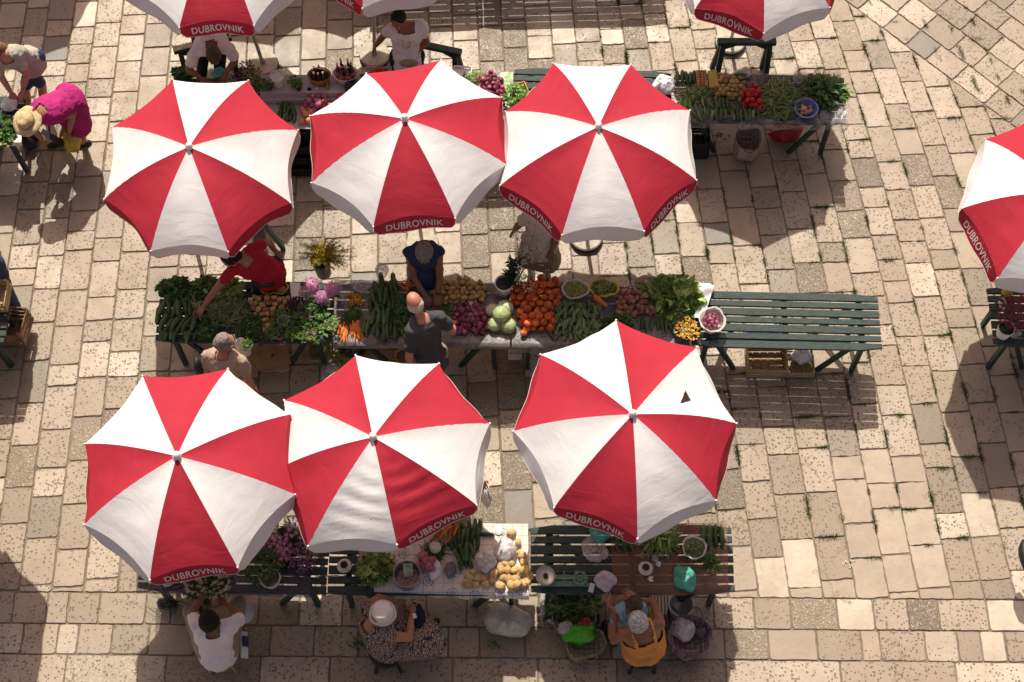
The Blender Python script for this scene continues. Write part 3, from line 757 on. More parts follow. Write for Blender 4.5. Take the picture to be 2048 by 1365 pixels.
def heap(name, protos, poly, label, cat, group, sp=.055, layers=2, z=.765, lift=None, flat=True, skip=0.0, size=.12, rand3=True):
    """single pieces heaped on a table; poly in photo pixels"""
    W_ = wpoly(poly, z); cen = sum(W_, V((0, 0, 0)))/len(W_); r = sp*.42
    x0, x1 = min(q.x for q in W_), max(q.x for q in W_); y0, y1 = min(q.y for q in W_), max(q.y for q in W_)
    out = []
    for ly in range(layers):
        y = y0 + (ly % 2)*sp*.45; row = 0
        while y <= y1:
            x = x0 + (row % 2)*sp*.5 + ly*sp*.3
            while x <= x1:
                p = V((x + rnd.gauss(0, sp*.12), y + rnd.gauss(0, sp*.12), z))
                q = cen + (p-cen)/(1 - .24*ly) if ly else p
                if inside(q, W_) and rnd.random() > skip*(1+ly):
                    o = link(name, rnd.choice(protos), None, (p.x, p.y, z + r + ly*sp*.62 + rnd.uniform(0, .006)))
                    o.rotation_euler = (rnd.uniform(-.6, .6)*(1 if not rand3 else 1.5), rnd.uniform(-.6, .6), rnd.uniform(0, 6.28))
                    o.scale = (V((1, 1, 1)) * rnd.uniform(1-size, 1+size*1.3))
                    tag(o, label, cat, group); out.append(o)
                x += sp
            y += sp*.88; row += 1
    return out
def rows(name, protos, poly, label, cat, group, ang=1.57, sl=.17, sw=.036, layers=1, z=.765, r=.018, jit=.12, size=.1):
    """long pieces laid side by side; ang = direction of their length in the world"""
    W_ = wpoly(poly, z); cen = sum(W_, V((0, 0, 0)))/len(W_); d = V((math.cos(ang), math.sin(ang), 0)); n = V((-d.y, d.x, 0)); out = []
    R_ = max((q-cen).length for q in W_)
    for ly in range(layers):
        i = -int(R_/sl) - 1
        while i*sl <= R_ + sl:
            j = -int(R_/sw) - 1
            while j*sw <= R_ + sw:
                p = cen + d*(i*sl + rnd.gauss(0, sl*.07) + (ly*sl*.45)) + n*((j + .5*(ly % 2))*sw + rnd.gauss(0, sw*.1))
                q = cen + (p-cen)/(1-.2*ly) if ly else p
                if inside(q, W_):
                    o = link(name, rnd.choice(protos), None, (p.x, p.y, z + r + ly*r*1.7 + rnd.uniform(0, .004)))
                    o.rotation_euler = (rnd.uniform(-.4, .4), rnd.uniform(-.08, .08), ang + rnd.gauss(0, jit) + rnd.choice((0, math.pi)))
                    o.scale = V((1, 1, 1))*rnd.uniform(1-size, 1+size); tag(o, label, cat, group); out.append(o)
                j += 1
            i += 1
    return out
def frame(px, py, rx, ry, z):
    k = ppm(px, py, z); c = P(px, py, z); return c, rx/k, ry/(k*.92)
def leafheap(name, label, cat, px, py, rx, ry, h, n, L, W_, mat, z=.762, ruf=.1, curl=.3, kind=None, stalks=0, smat='stalk', fill=.35, up=.5, bodymat=None, seg=3):
    """a mound of leaves: leaves point outwards from its surface, with smaller ones inside"""
    c, a, b = frame(px, py, rx, ry, z); mb = MB(); c = c.copy()
    for k in range(n):
        th = rnd.uniform(0, 6.283); r = math.sqrt(rnd.random()); 
        lump_ = .8 + .4*noise.noise(V((math.cos(th)*2, math.sin(th)*2, px*.13 + r*3)))
        s = rnd.uniform(fill, 1)*lump_; zz = h*math.sqrt(max(0, 1-r*r))*s
        p = c + V((math.cos(th)*a*r*lump_, math.sin(th)*b*r*lump_, .006 + zz))
        d = V((math.cos(th)*r + rnd.gauss(0, .5), math.sin(th)*r + rnd.gauss(0, .5), up*rnd.uniform(-.3, 1.2)))
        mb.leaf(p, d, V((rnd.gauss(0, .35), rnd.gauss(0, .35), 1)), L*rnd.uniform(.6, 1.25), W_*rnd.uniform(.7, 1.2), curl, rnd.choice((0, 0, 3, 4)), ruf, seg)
    for k in range(stalks):
        th = rnd.uniform(0, 6.283); r = math.sqrt(rnd.random())*.8; p = c + V((math.cos(th)*a*r, math.sin(th)*b*r, h*.6))
        d = V((rnd.gauss(0, 1), rnd.gauss(0, 1), rnd.uniform(-.1, .5))).normalized(); mb.tube([p, p+d*.04+V((0, 0, .008)), p+d*.09], .0022, 5, 1)
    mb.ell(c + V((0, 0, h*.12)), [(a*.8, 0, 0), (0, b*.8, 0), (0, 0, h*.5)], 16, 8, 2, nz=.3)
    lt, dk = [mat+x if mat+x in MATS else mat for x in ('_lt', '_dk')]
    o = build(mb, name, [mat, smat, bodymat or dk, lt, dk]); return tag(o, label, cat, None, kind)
def strands(name, label, cat, px, py, rx, ry, h, n, L, r, mat, z=.762, kind='stuff', parent=None, c=None, ab=None):
    if c is None: c, a, b = frame(px, py, rx, ry, z)
    else: a, b = ab
    mb = MB()
    for k in range(n):
        th = rnd.uniform(0, 6.283); q = math.sqrt(rnd.random()); zz = h*math.sqrt(max(0, 1-q*q))*rnd.uniform(.25, 1)**.5
        p = c + V((math.cos(th)*a*q, math.sin(th)*b*q, .005 + zz)); an = rnd.uniform(0, 6.283)
        d = V((math.cos(an), math.sin(an), rnd.gauss(0, .12))); e = V((-d.y, d.x, 0))*rnd.gauss(0, .18)
        ll = L*rnd.uniform(.6, 1.15)
        mb.tube([p-d*ll*.5, p+e*ll*.5*.5, p+d*ll*.5], [r*.6, r*1.15, r*.5], 5, rnd.choice((0, 0, 1, 2)))
    mb.ell(c + V((0, 0, h*.1)), [(a*.86, 0, 0), (0, b*.86, 0), (0, 0, h*.6)], 14, 7, 2)
    o = build(mb, name, [mat, mat+'_lt' if mat+'_lt' in MATS else mat, mat+'_dk' if mat+'_dk' in MATS else mat], parent)
    if not parent: tag(o, label, cat, None, kind)
    return o
def bag(label, px, py, rx, ry, h, mat, z=.76, handles=True, rot=0., name='plastic_bag', lean=(0, 0), group=None, tail=False):
    """limp, crumpled bag with handles"""
    c, a, b = frame(px, py, rx, ry, z); mb = MB(); Rz = Matrix.Rotation(rot, 3, 'Z'); n = 40; k = 20; sd = px*.01
    for i in range(k+1):
        t = i/k; zz = h*t; rr = (math.sin(math.pi*min(1, .10 + t*.80))**.6)*(1 - .28*t)
        for j in range(n):
            an = 2*math.pi*j/n; q = V((math.cos(an)*a*rr, math.sin(an)*b*rr, zz))
            w1 = noise.noise(V((math.cos(an)*1.6, math.sin(an)*1.6, t*2.5+sd)))*.24
            w2 = abs(noise.noise(V((math.cos(an)*4, math.sin(an)*4, t*6+sd))))*.22
            q.x *= 1+w1-w2; q.y *= 1+w1-w2; q.z += noise.noise(V((math.cos(an)*2, math.sin(an)*2, sd)))*h*.22*t
            mb.v.append(tuple(c + Rz @ (q + V((lean[0]*t, lean[1]*t, 0)))))
    for i in range(k):
        for j in range(n): mb.f.append((i*n+j, i*n+(j+1) % n, (i+1)*n+(j+1) % n, (i+1)*n+j)); mb.m.append(0)
    # folded-in mouth
    top = c + Rz @ V((lean[0], lean[1], h*.80)); mb.v.append(tuple(top)); e = len(mb.v)-1
    for j in range(n): mb.f.append((k*n+j, k*n+(j+1) % n, e)); mb.m.append(0)
    if handles:
        for s in (-1, 1):
            base = c + Rz @ V((lean[0] + a*.25*s, lean[1], h*.86)); d = Rz @ V((s*.5, rnd.uniform(-.5, .5), .35)); sd_ = Rz @ V((0, 1, 0))
            L = a*.8; A = [base + sd_*L*.3, base + d*L*.7 + sd_*L*.3, base + d*L*1.15, base + d*L*.7 - sd_*L*.3, base - sd_*L*.3]
            o = len(mb.v)
            for q in A: mb.v += [tuple(q), tuple(q + V((0, 0, .012)) - d*.02)]
            for i in range(4): mb.f.append((o+2*i, o+2*i+1, o+2*i+3, o+2*i+2)); mb.m.append(0)
    o = build(mb, name, [mat]); return tag(o, label, 'bag', group)
def open_bag(label, px, py, r, h, mat, z=.76, name='open_bag', squash=1., wob=.02, tilt=None):
    k = ppm(px, py, z); R_ = r/k; c = P(px, py, z); t = thing(name, label, 'bag', c); mb = MB()
    prof = [(.001, .003), (R_*.6, .004), (R_*.85, h*.25), (R_*.95, h*.6), (R_*.92, h*.85), (R_*1.04, h*1.0), (R_*1.12, h*.98), (R_*1.1, h*.86)]
    mb.lathe(c, prof, 36, wob=wob, squash=squash); build(mb, 'sack', [mat], t); return t, c, R_
def pot(label, px, py, r, h, mat, z=.75, name='flower_pot', taper=.75, cat='pot', inner='mortar', lip=True):
    k = ppm(px, py, z+h); R_ = r/k; c = P(px, py, z+h) - V((0, 0, h)); t = thing(name, label, cat, c)
    mb = MB(); prof = [(.001, .002), (R_*taper, .002), (R_*(taper*.5+.5), h*.5), (R_*.97, h*.9)] + ([(R_*1.05, h*.9), (R_*1.06, h)] if lip else [(R_, h)]) + [(R_*.94, h), (R_*.9, h*.7), (R_*taper*.9, .01)]
    mb.lathe(c, prof, 28); build(mb, 'vessel', [mat], t, sharp=50)
    if inner: mb = MB(); mb.lathe(c, [(R_*.93, h*.82), (.001, h*.84)], 20, wob=.004); build(mb, 'filling', [inner], t)
    return t, c + V((0, 0, h*.85)), R_
def foliage(parent, c, a, h, n, L, W_, mat, name='foliage', ruf=.1, dirz=.8, squash=1.):
    mb = MB()
    for k in range(max(3, n//14)):
        th = rnd.uniform(0, 6.283); e = c + V((math.cos(th)*a*.7, math.sin(th)*a*.7*squash, h*rnd.uniform(.5, .9))); mb.tube([c, (c+e)/2 + V((0, 0, h*.12)), e], .0025, 5)
    for k in range(n):
        th = rnd.uniform(0, 6.283); r = rnd.random()**.5; p = c + V((math.cos(th)*a*r, math.sin(th)*a*r*squash, h*(1-.6*r*r)*rnd.uniform(.25, 1)))
        mb.leaf(p, V((math.cos(th)*r+rnd.gauss(0, .4), math.sin(th)*r+rnd.gauss(0, .4), dirz*rnd.uniform(-.2, 1))), V((rnd.gauss(0, .3), rnd.gauss(0, .3), 1)), L*rnd.uniform(.6, 1.2), W_*rnd.uniform(.7, 1.2), .35, 0, ruf, 2)
    return build(mb, name, [mat], parent)
def blossoms(parent, c, a, h, n, r, mat, name='blossom', per=9):
    mb = MB()
    for k in range(n):
        th = rnd.uniform(0, 6.283); q = math.sqrt(rnd.random()); p = c + V((math.cos(th)*a*q, math.sin(th)*a*q, h*(1-.5*q*q)*rnd.uniform(.7, 1.05)))
        for j in range(per):
            an = 6.283*j/per; mb.leaf(p, V((math.cos(an), math.sin(an), .35)), V((0, 0, 1)), r, r*.6, .2, 0, 0, 1)
        mb.ell(p + V((0, 0, .002)), [(r*.25, 0, 0), (0, r*.25, 0), (0, 0, r*.15)], 6, 4, 1)
    return build(mb, name, [mat, 'yellow_petal'], parent)
def mophead(label, px, py, r, mat, z=.86, group=None):
    k = ppm(px, py, z); R_ = r/k; c = P(px, py, z); t = thing('hydrangea', label, 'flower', c, group); mb = MB()
    for j in range(230):
        d = V((rnd.gauss(0, 1), rnd.gauss(0, 1), rnd.gauss(0, 1)+.35)).normalized(); p = c + d*R_*rnd.uniform(.78, 1.05)
        for q in range(4): mb.leaf(p, d*.3 + V((rnd.gauss(0, 1), rnd.gauss(0, 1), rnd.gauss(0, 1))), d, .017, .015, .2, 0, 0, 1)
    mb.ell(c, [(R_*.82, 0, 0), (0, R_*.82, 0), (0, 0, R_*.82)], 16, 10)
    build(mb, 'petals', [mat], t); mb = MB()
    mb.tube([c, c - V((0, 0, .05)), V((c.x + .02, c.y + .02, .765))], .004, 6)
    for q in range(5): mb.leaf(c - V((0, 0, R_*.7)), V((rnd.gauss(0, 1), rnd.gauss(0, 1), -.2)), (0, 0, 1), .09, .05, .3)
    build(mb, 'stem', ['herb'], t); return t
def grid_sheet(name, label, cat, corners, mat, z=.762, drop=None, amp=.004, nx=40, ny=14, hang=.10, over='near', fsc=7., thick=0):
    """thin sheet laid on a table, hanging over its near edge; corners in pixels: nl, nr, fr, fl"""
    q = [P(x, y, z) for x, y in corners]; mb = MB(); fold = int(ny*.22) if hang else 0
    dn = ((q[0]-q[3]) + (q[1]-q[2])).normalized()
    for i in range(ny+1+fold):
        for j in range(nx+1):
            u = j/nx; v = min(1, i/ny); p = (q[3]*(1-v) + q[0]*v)*(1-u) + (q[2]*(1-v) + q[1]*v)*u
            p.z += abs(noise.noise(V((p.x*fsc, p.y*fsc, 3))))*amp*2
            if i > ny:
                k = (i-ny)/fold; hh = hang*(.75 + .4*noise.noise(V((u*5, 1, corners[0][0]*.1))))
                p += dn*(.012*k + .02*k*noise.noise(V((u*11, k, 2)))); p.z -= hh*k
            else: p += dn*.004*noise.noise(V((u*9, v*3, 1)))
            mb.v.append(tuple(p))
    for i in range(ny+fold):
        for j in range(nx): a = i*(nx+1)+j; mb.f.append((a, a+nx+1, a+nx+2, a+1)); mb.m.append(0)
    return tag(build(mb, name, [mat]), label, cat)
# ================================================================== goods on the upper right table
grid_sheet('plastic_sheet', 'clear crumpled plastic sheet over the table with the blue bowl', 'plastic sheet', [(1350, 246), (1697, 252), (1684, 150), (1345, 144)], 'sheet_clear', z=.758, hang=.11, amp=.006)
rows('cucumber', CUK, [(1354, 142), (1392, 142), (1393, 172), (1352, 172)], 'dark cucumber left of the egg box', 'cucumber', 'cucumbers left of the egg box', sl=.16, sw=.05, layers=1)
rows('courgette', CUK + COU, [(1386, 203), (1440, 204), (1524, 218), (1521, 243), (1384, 240)], 'courgette in the long front row before the potatoes and tomatoes', 'courgette', 'courgettes along the front of the bean stall', sl=.17, sw=.046, layers=2, jit=.15)
rows('cucumber', COUB, [(1354, 198), (1382, 200), (1380, 220), (1356, 216)], 'bright sunlit green cucumber at the near left corner of the bean stall', 'cucumber', 'bright cucumbers', sl=.15, sw=.036)
heap('potato', POT, [(1432, 150), (1486, 155), (1490, 180), (1482, 207), (1428, 208), (1424, 180)], 'yellow potato between the egg box and the tomatoes', 'potato', 'yellow potatoes behind the courgettes', sp=.064, layers=2)
heap('potato', POTR, [(1484, 165), (1512, 170), (1510, 185), (1488, 184)], 'reddish potato just behind the tomatoes', 'potato', 'reddish potatoes behind the tomatoes', sp=.055, layers=1)
heap('tomato', TOMR, [(1480, 182), (1515, 176), (1527, 190), (1527, 222), (1512, 222), (1482, 212)], 'red tomato between the potatoes and the green beans', 'tomato', 'red tomatoes at the bean stall', sp=.068, layers=2)
strands('green_beans', 'large pile of green beans beside the blue bowl', 'green beans', 1561, 202, 42, 42, .12, 430, .15, .0055, 'bean')
strands('green_beans', 'small pile of green beans behind the courgettes', 'green beans', 1397, 191, 33, 19, .07, 150, .12, .005, 'bean')
def egg_box():
    t = thing('egg_box', 'open yellow cardboard egg box with brown eggs', 'egg box', P(1405, 158, .77)); c = P(1404, 158, .82); r = .04
    mb = MB(); mb.box(c - V((0, 0, .02)), .12, .235, .045, .06); build(mb, 'tray', 'yellow_card', t, smooth=False)
    mb = MB(); mb.box(c + V((.125, .0, .0)), .105, .235, .012, .06, M3=Matrix.Rotation(-.35, 3, 'Y') @ Matrix.Rotation(.06, 3, 'Z')); build(mb, 'lid', 'yellow_card', t, smooth=False)
    for i in range(3):
        for j in range(6):
            mb = MB(); mb.ell(c + V(((i-1)*.037, (j-2.5)*.037, .014)), [(.017, 0, 0), (0, .017, 0), (0, 0, .022)], 12, 8); build(mb, 'egg', 'egg', t)
egg_box()
t, c, r = pot('translucent blue bowl of brown eggs on the plastic sheet', 1613, 216, 23, .085, 'blue_bowl', name='bowl', cat='bowl', taper=.6, inner=None, z=.765)
for i in range(16):
    a = rnd.uniform(0, 6.28); q = rnd.random()**.5*.065
    tag(link('egg', EGG[0], None, c + V((math.cos(a)*q, math.sin(a)*q, -.04 + (.02 if i > 9 else 0))), (rnd.uniform(0, 3), rnd.uniform(0, 3), 0), V((1, 1, 1))*rnd.uniform(.85, 1.05)), 'brown egg in the translucent blue bowl', 'egg', 'eggs in the blue bowl')
leafheap('chard_bundle', 'tall mound of dark greens with pale stalks at the end of the bean stall', 'greens', 1646, 186, 42, 30, .17, 460, .10, .042, 'chard', ruf=.15, stalks=0)
def stalk_fan(name, label, px, py, n, L, spread, dirv, z=.9, mat='stalk', w=38):
    mb = MB(); k = ppm(px, py, z)
    for i in range(n):
        p = P(px + rnd.uniform(-w, w), py + rnd.uniform(-5, 8), z + rnd.uniform(-.05, .03)); d = V((rnd.gauss(dirv[0], spread), rnd.gauss(dirv[1], spread*.5), rnd.uniform(.0, .5))).normalized()
        l = L*rnd.uniform(.6, 1.2); s = V((rnd.gauss(0, .3), 0, 0))
        mb.tube([p - d*l*.5 - V((0, 0, l*.35)), p, p + d*l*.4 + s*l*.2 + V((0, 0, .02)), p + d*l*.7 + s*l*.6 - V((0, 0, .03))], [.003, .0028, .002, .001], 5)
    return tag(build(mb, name, [mat]), label, 'greens')
stalk_fan('chard_stalks', 'pale drooping stalks on the dark greens beside the blue bowl', 1644, 160, 75, .20, .35, (0, .5))
leafheap('lettuce_leaf', 'single sunlit lettuce leaf at the corner of the plastic sheet', 'lettuce', 1684, 190, 13, 13, .08, 30, .07, .06, 'lettuce', ruf=.25)
bag('knotted white carrier bag left of the dark cucumbers, upper row', 1327, 178, 26, 22, .17, 'bag_opaque')
bag('thin white bag with a cucumber in it behind the potatoes', 1483, 152, 22, 11, .08, 'bag_white')
tag(link('cucumber', CUK[0], None, P(1480, 151, .85), (0, 0, .05)), 'cucumber lying on the thin white bag', 'cucumber')
bag('clear crumpled bag left of the tall dark greens', 1596, 160, 13, 17, .09, 'bag_clear')
tag(link('garlic', lump(.022, .02, .018, .3, 3, 'garlic'), None, P(1507, 166, .79)), 'pale garlic bulb behind the red tomatoes', 'garlic')
def tote(label, px, py, rx, ry, h, mat, z=0., name='tote_bag', rot=0., handle='wood_dark', inner=None):
    c, a, b = frame(px, py, rx, ry, z + h*.6); c = V((c.x, c.y, 0)); t = thing(name, label, 'bag', c); mb = MB(); n = 40; Rz = Matrix.Rotation(rot, 3, 'Z')
    prof = [(.02, .006), (.75, .008), (.92, .05), (1.0, h*.5), (.98, h*.85), (1.0, h), (.96, h*.97), (.88, h*.7), (.5, h*.45), (.001, h*.42)]
    for i, (r, hh) in enumerate(prof):
        for j in range(n):
            an = 6.283*j/n; s = (abs(math.cos(an))**3 + abs(math.sin(an))**3)**(-1/3)*.88
            q = V((math.cos(an)*a*r*s, math.sin(an)*b*r*s, hh)); q += noise.noise_vector(q*9 + c)*.018*(1 if i else 0)
            if 3 < i < 8: q.z += .03*math.sin(2*an+1)
            mb.v.append(tuple(c + Rz @ q))
    for i in range(len(prof)-1):
        for j in range(n): mb.f.append((i*n+j, i*n+(j+1) % n, (i+1)*n+(j+1) % n, (i+1)*n+j)); mb.m.append(0)
    build(mb, 'sack', [mat], t)
    for s in (-1, 1):
        mb = MB(); A = [c + Rz @ V((a*.35*k, b*.95*s, h*.97 + .05*(1-k*k))) + Rz @ V((0, s*.07*(1-k*k), 0)) for k in (-1, -.7, -.3, .3, .7, 1)]
        mb.tube(A, .008, 6); build(mb, 'handle', [handle], t)
    return t, c, a, b
tote('brown plaid cloth bag under the bean stall', 1494, 290, 30, 26, .34, 'plaid_brown')
def crate(label, px, py, L, W_, h, mat='wood', z=0., rz=0., name='crate', n=3, group=None, floor=True, post=True, tilt=None):
    c = P(px, py, z + h) - V((0, 0, h)); t = thing(name, label, 'crate', c, group); M3 = Matrix.Rotation(rz, 3, 'Z')
    if tilt: M3 = Matrix.Rotation(tilt[0], 3, 'X') @ Matrix.Rotation(tilt[1], 3, 'Y') @ M3
    q = lambda x, y, zz: c + M3 @ V((x, y, zz))
    if floor:
        mb = MB()
        for k in range(5): mb.box(q((k-2)*L/5.1, 0, .01), L/5.8, W_-.01, .008, M3=M3)
        build(mb, 'floor', mat, t, smooth=False)
    s = h/(n+.25)
    for nm, (dx, dy, lx, ly) in {'a': (0, W_/2, L, .009), 'b': (0, -W_/2, L, .009), 'c': (L/2, 0, .009, W_), 'd': (-L/2, 0, .009, W_)}.items():
        mb = MB()
        for k in range(n): mb.box(q(dx, dy, .02 + s*(k+.5)), lx, ly, s*.74, M3=M3)
        build(mb, 'side', mat, t, smooth=False)
    if post:
        for x in (-1, 1):
            for y in (-1, 1):
                mb = MB(); mb.box(q(x*(L/2-.016), y*(W_/2-.016), h/2+.012), .022, .022, h+.016, M3=M3); build(mb, 'corner_post', mat, t, smooth=False)
    return t, c, q
bag('bright red plastic bag on the ground under the bean stall', 1566, 274, 37, 22, .20, 'bag_red', z=0, handles=False)
bag('smaller red plastic bag against the bright red one', 1590, 262, 16, 18, .24, 'bag_red', z=0, handles=False)
crate('black plastic crate under the cucumber end of the bean stall', 1392, 262, .32, .36, .34, 'black_plastic', n=5)
# ---- second table, upper row: basil, orange box
crate('small orange box behind the basil pots, upper row', 1046, 178, .10, .20, .10, 'orange_petal', z=.76, n=1, rz=.35, post=False)
for px, py, r, l in ((1032, 186, 20, 'left'), (1052, 196, 16, 'right')):
    t, c, R_ = pot('black pot of bright basil, the %s one beside the green wrapping paper' % l, px, py + 6, r*.62, .1, 'black_plastic', z=.76)
    foliage(t, c, r/ppm(px, py)*1.05, .13, 130, .05, .035, 'basil')
grid_sheet('wrapping_paper', 'pale green patterned wrapping paper between the red onions and basil', 'paper', [(1006, 240), (1026, 240), (1026, 145), (1000, 144)], 'green_wrap', z=.768, hang=.05, amp=.01, nx=12)
# ---- third table, upper row
heap('onion', ONR, [(958, 160), (985, 152), (1008, 165), (1010, 240), (985, 238), (975, 200), (952, 180)], 'dark red onion in the pile beside the green wrapping paper', 'onion', 'dark red onions, upper row', sp=.066, layers=2)
heap('onion', ONR, [(978, 148), (990, 143), (994, 152), (982, 156)], 'dark red onion on top of the pile in the upper row', 'onion', 'topmost dark red onion', sp=.07, layers=1, z=.86)
strands('green_beans', 'pile of green beans left of the red onions', 'green beans', 947, 163, 26, 16, .07, 200, .13, .004, 'bean')
crate('flat blue and white box behind the beans, upper row', 925, 142, .20, .12, .045, 'paper', z=.76, n=1, rz=-.05, post=False)
t, c, q = crate('clear tray of tomatoes in front of the woman in the printed shirt', 756, 147, .30, .18, .07, 'bag_white', z=.76, n=1, post=False)
heap('tomato', TOMR, [(738, 138), (776, 136), (776, 152), (738, 154)], 'tomato in the clear tray behind the middle umbrella', 'tomato', 'tomatoes in the clear tray', sp=.075, layers=1, z=.79)
# ---- pink onion stall with stepped shelf
def shelf():
    t = thing('stepped_shelf', 'two stepped cloth covered shelves behind the pink onions', 'shelf', P(606, 200, .75))
    for i, (y0, y1, z) in enumerate(((150, 186, .93), (178, 200, .85), (192, 258, .762))):
        a, b, c_, d = P(520 if i < 2 else 506, y1, z), P(720, y1, z), P(720, y0, z), P(520 if i < 2 else 506, y0, z); mb = MB()
        lo = [V((q.x, q.y, .758)) for q in (a, b, c_, d)]; mb.add([a, b, c_, d] + lo, [(0, 1, 2, 3), (4, 5, 1, 0), (5, 6, 2, 1), (6, 7, 3, 2), (7, 4, 0, 3)])
        build(mb, 'cloth_shelf', 'lilac_cloth', t, smooth=False)
shelf()
def bottle(mb, c, h, r, mi=0): mb.lathe(c, [(.001, .001), (r, .002), (r, h*.58), (r*.4, h*.74), (r*.33, h*.98), (r*.4, h), (.001, h)], 12, mi)
def bottles(label, px, py, a, n, cmat, name, h=.26, z=.93, lab=None):
    c = P(px, py, z); t = thing(name, label, 'basket of bottles', c); mb = MB(); mb.lathe(c, [(.001, .002), (a*.8, .004), (a, .12), (a*1.04, .13), (a*.95, .125), (a*.75, .02), (.001, .02)], 26, squash=.75)
    build(mb, 'container', [cmat], t)
    mb = MB(); mb.tube([c + V((a*math.cos(w_), 0, .12 + .12*math.sin(w_))) for w_ in [math.pi*k/10 for k in range(11)]], .005, 6); build(mb, 'handle', [cmat], t)
    for k in range(n):
        w_ = 6.28*k/n; q = c + V((math.cos(w_)*a*.55, math.sin(w_)*a*.4, .02)); mb = MB(); bottle(mb, q, h*rnd.uniform(.9, 1.05), .03 if a > .1 else .022)
        o = build(mb, 'bottle', ['glass_dark'], t)
        mb = MB(); mb.lathe(q, [(.012, h*.9), (.012, h*1.01), (.001, h*1.02)], 8); build(mb, 'stopper', ['label_white' if k % 2 else 'label_pink'], o)
        if lab: mb = MB(); mb.lathe(q, [(.0305, h*.2), (.0305, h*.48)], 12); build(mb, 'bottle_label', [lab], o)
bottles('wicker basket of small dark bottles on the shelf', 641, 163, .13, 8, 'basket', 'bottle_basket', .2)
bottles('grey bucket of dark bottles with pink labels on the shelf', 693, 160, .14, 6, 'white_plastic', 'bottle_bucket', .3, lab='label_pink')
bag('round black bag at the end of the bottle shelf', 706, 186, 20, 22, .2, 'black_plastic', z=.85, handles=False)
mb = MB(); bottle(mb, P(657, 183, .86), .17, .026); tag(build(mb, 'oil_bottle', ['oil']), 'small amber bottle with a pale cap on the lower shelf', 'bottle')
mb = MB(); mb.lathe(P(636, 184, .86), [(.001, .001), (.024, .002), (.024, .06), (.02, .065)], 14); mb.lathe(P(636, 184, .86), [(.022, .062), (.022, .08), (.001, .082)], 14, 1); tag(build(mb, 'jar', ['glass_dark', 'label_white']), 'small dark jar with a cream lid on the lower shelf', 'jar')
tag(link('eggplant', lump(.035, .032, .05, .1, 1, 'eggplant'), None, P(619, 182, .90)), 'dark round aubergine left of the small jar', 'aubergine')
t, c, R_ = pot('off white plastic bucket on the flower shelf', 554, 152, 14, .15, 'white_plastic', z=.93, name='bucket', cat='bucket', inner='label_white')
for px, py, l in ((537, 172, 'left of the off white bucket'), (596, 172, 'right of the off white bucket'), (588, 165, 'behind its twin, right of the off white bucket')):
    t, c, R_ = pot('small black seedling pot ' + l, px, py, 7, .06, 'black_plastic', z=.93)
    foliage(t, c, .055, .10, 45, .035, .02, 'herb')
rows('squash', COUP, [(564, 184), (603, 184), (603, 212), (562, 214)], 'pale yellow green squash on the onion stall', 'squash', 'pale squashes', sl=.155, sw=.036, ang=1.45)
rows('courgette', CUK, [(536, 190), (564, 186), (560, 212), (538, 208)], 'dark courgette left of the pale squashes', 'courgette', 'dark courgettes left of the squashes', sl=.15, sw=.04)
rows('courgette', CUK, [(552, 217), (594, 217), (594, 250), (556, 250)], 'dark courgette below the pale squashes', 'courgette', 'dark courgettes below the squashes', sl=.17, sw=.042, layers=2)
heap('pepper', [lump(.03, .022, .02, .3, 5, 'yellow_petal')], [(524, 192), (538, 192), (542, 214), (530, 214)], 'yellow pepper beside the dark courgettes', 'pepper', 'yellow peppers', sp=.05, layers=1)
heap('onion', ONP, [(605, 205), (625, 186), (672, 196), (672, 228), (640, 232), (600, 228)], 'pink onion in the big pile between two umbrellas', 'onion', 'pink onions', sp=.07, layers=3)
heap('onion', ONG, [(604, 222), (624, 222), (620, 254), (600, 252)], 'golden onion at the near side of the pink onions', 'onion', 'golden onions', sp=.072, layers=1)
heap('tomato', TOMR, [(674, 182), (688, 180), (690, 205), (676, 206)], 'red tomato left of the round black bag', 'tomato', 'tomatoes by the black bag', sp=.07, layers=1, z=.85)
leafheap('parsley_bunch', 'dark green leafy bunch at the far left of the upper row', 'herbs', 366, 152, 22, 12, .12, 260, .05, .04, 'parsley')
def bouquet(label, px, py, r, h, z, leaf, petal, n=14, pr=.014, name='bouquet', nl=90, stem=.7):
    k = ppm(px, py, z+h); c = P(px, py, z + h) - V((0, 0, h)); t = thing(name, label, 'flowers', c); a = r/k
    foliage(t, c, a*.95, h*.9, nl, .055, .02, leaf, dirz=1)
    if petal: blossoms(t, c + V((0, 0, h*.2)), a, h*.85, n, pr, petal)
    return t
bouquet('yellow green flowering herbs behind the upper left umbrella', 500, 142, 20, .18, .76, 'fern', 'yellow_petal', 26, .009)
bouquet('dark purple flowers in front of the woman bending in white', 480, 148, 14, .16, .76, 'purple_leaf', 'purple_petal', 30, .012)
bouquet('tall dark red flowers beside the umbrella pole', 490, 122, 14, .25, .76, 'purple_leaf', 'magenta_petal', 9, .014, nl=50)
bouquet('brown straw flower ball beside the bending woman', 457, 156, 14, .12, .76, 'dry_petal', 'dry_petal', 30, .012)
foliage(thing('herb_pot', 'small green herb clump at the left end of the flower shelf', 'herbs', P(520, 170, .93)), P(518, 172, .93), .07, .1, 80, .05, .025, 'herb')
for k, py in enumerate((318, 296, 274)): crate('black plastic crate in the stack between the two upper left umbrellas, %s' % ('lowest', 'middle', 'topmost')[k], 612, py, .42, .30, .15, 'black_plastic', z=.16*k, n=4, group='stacked black crates')
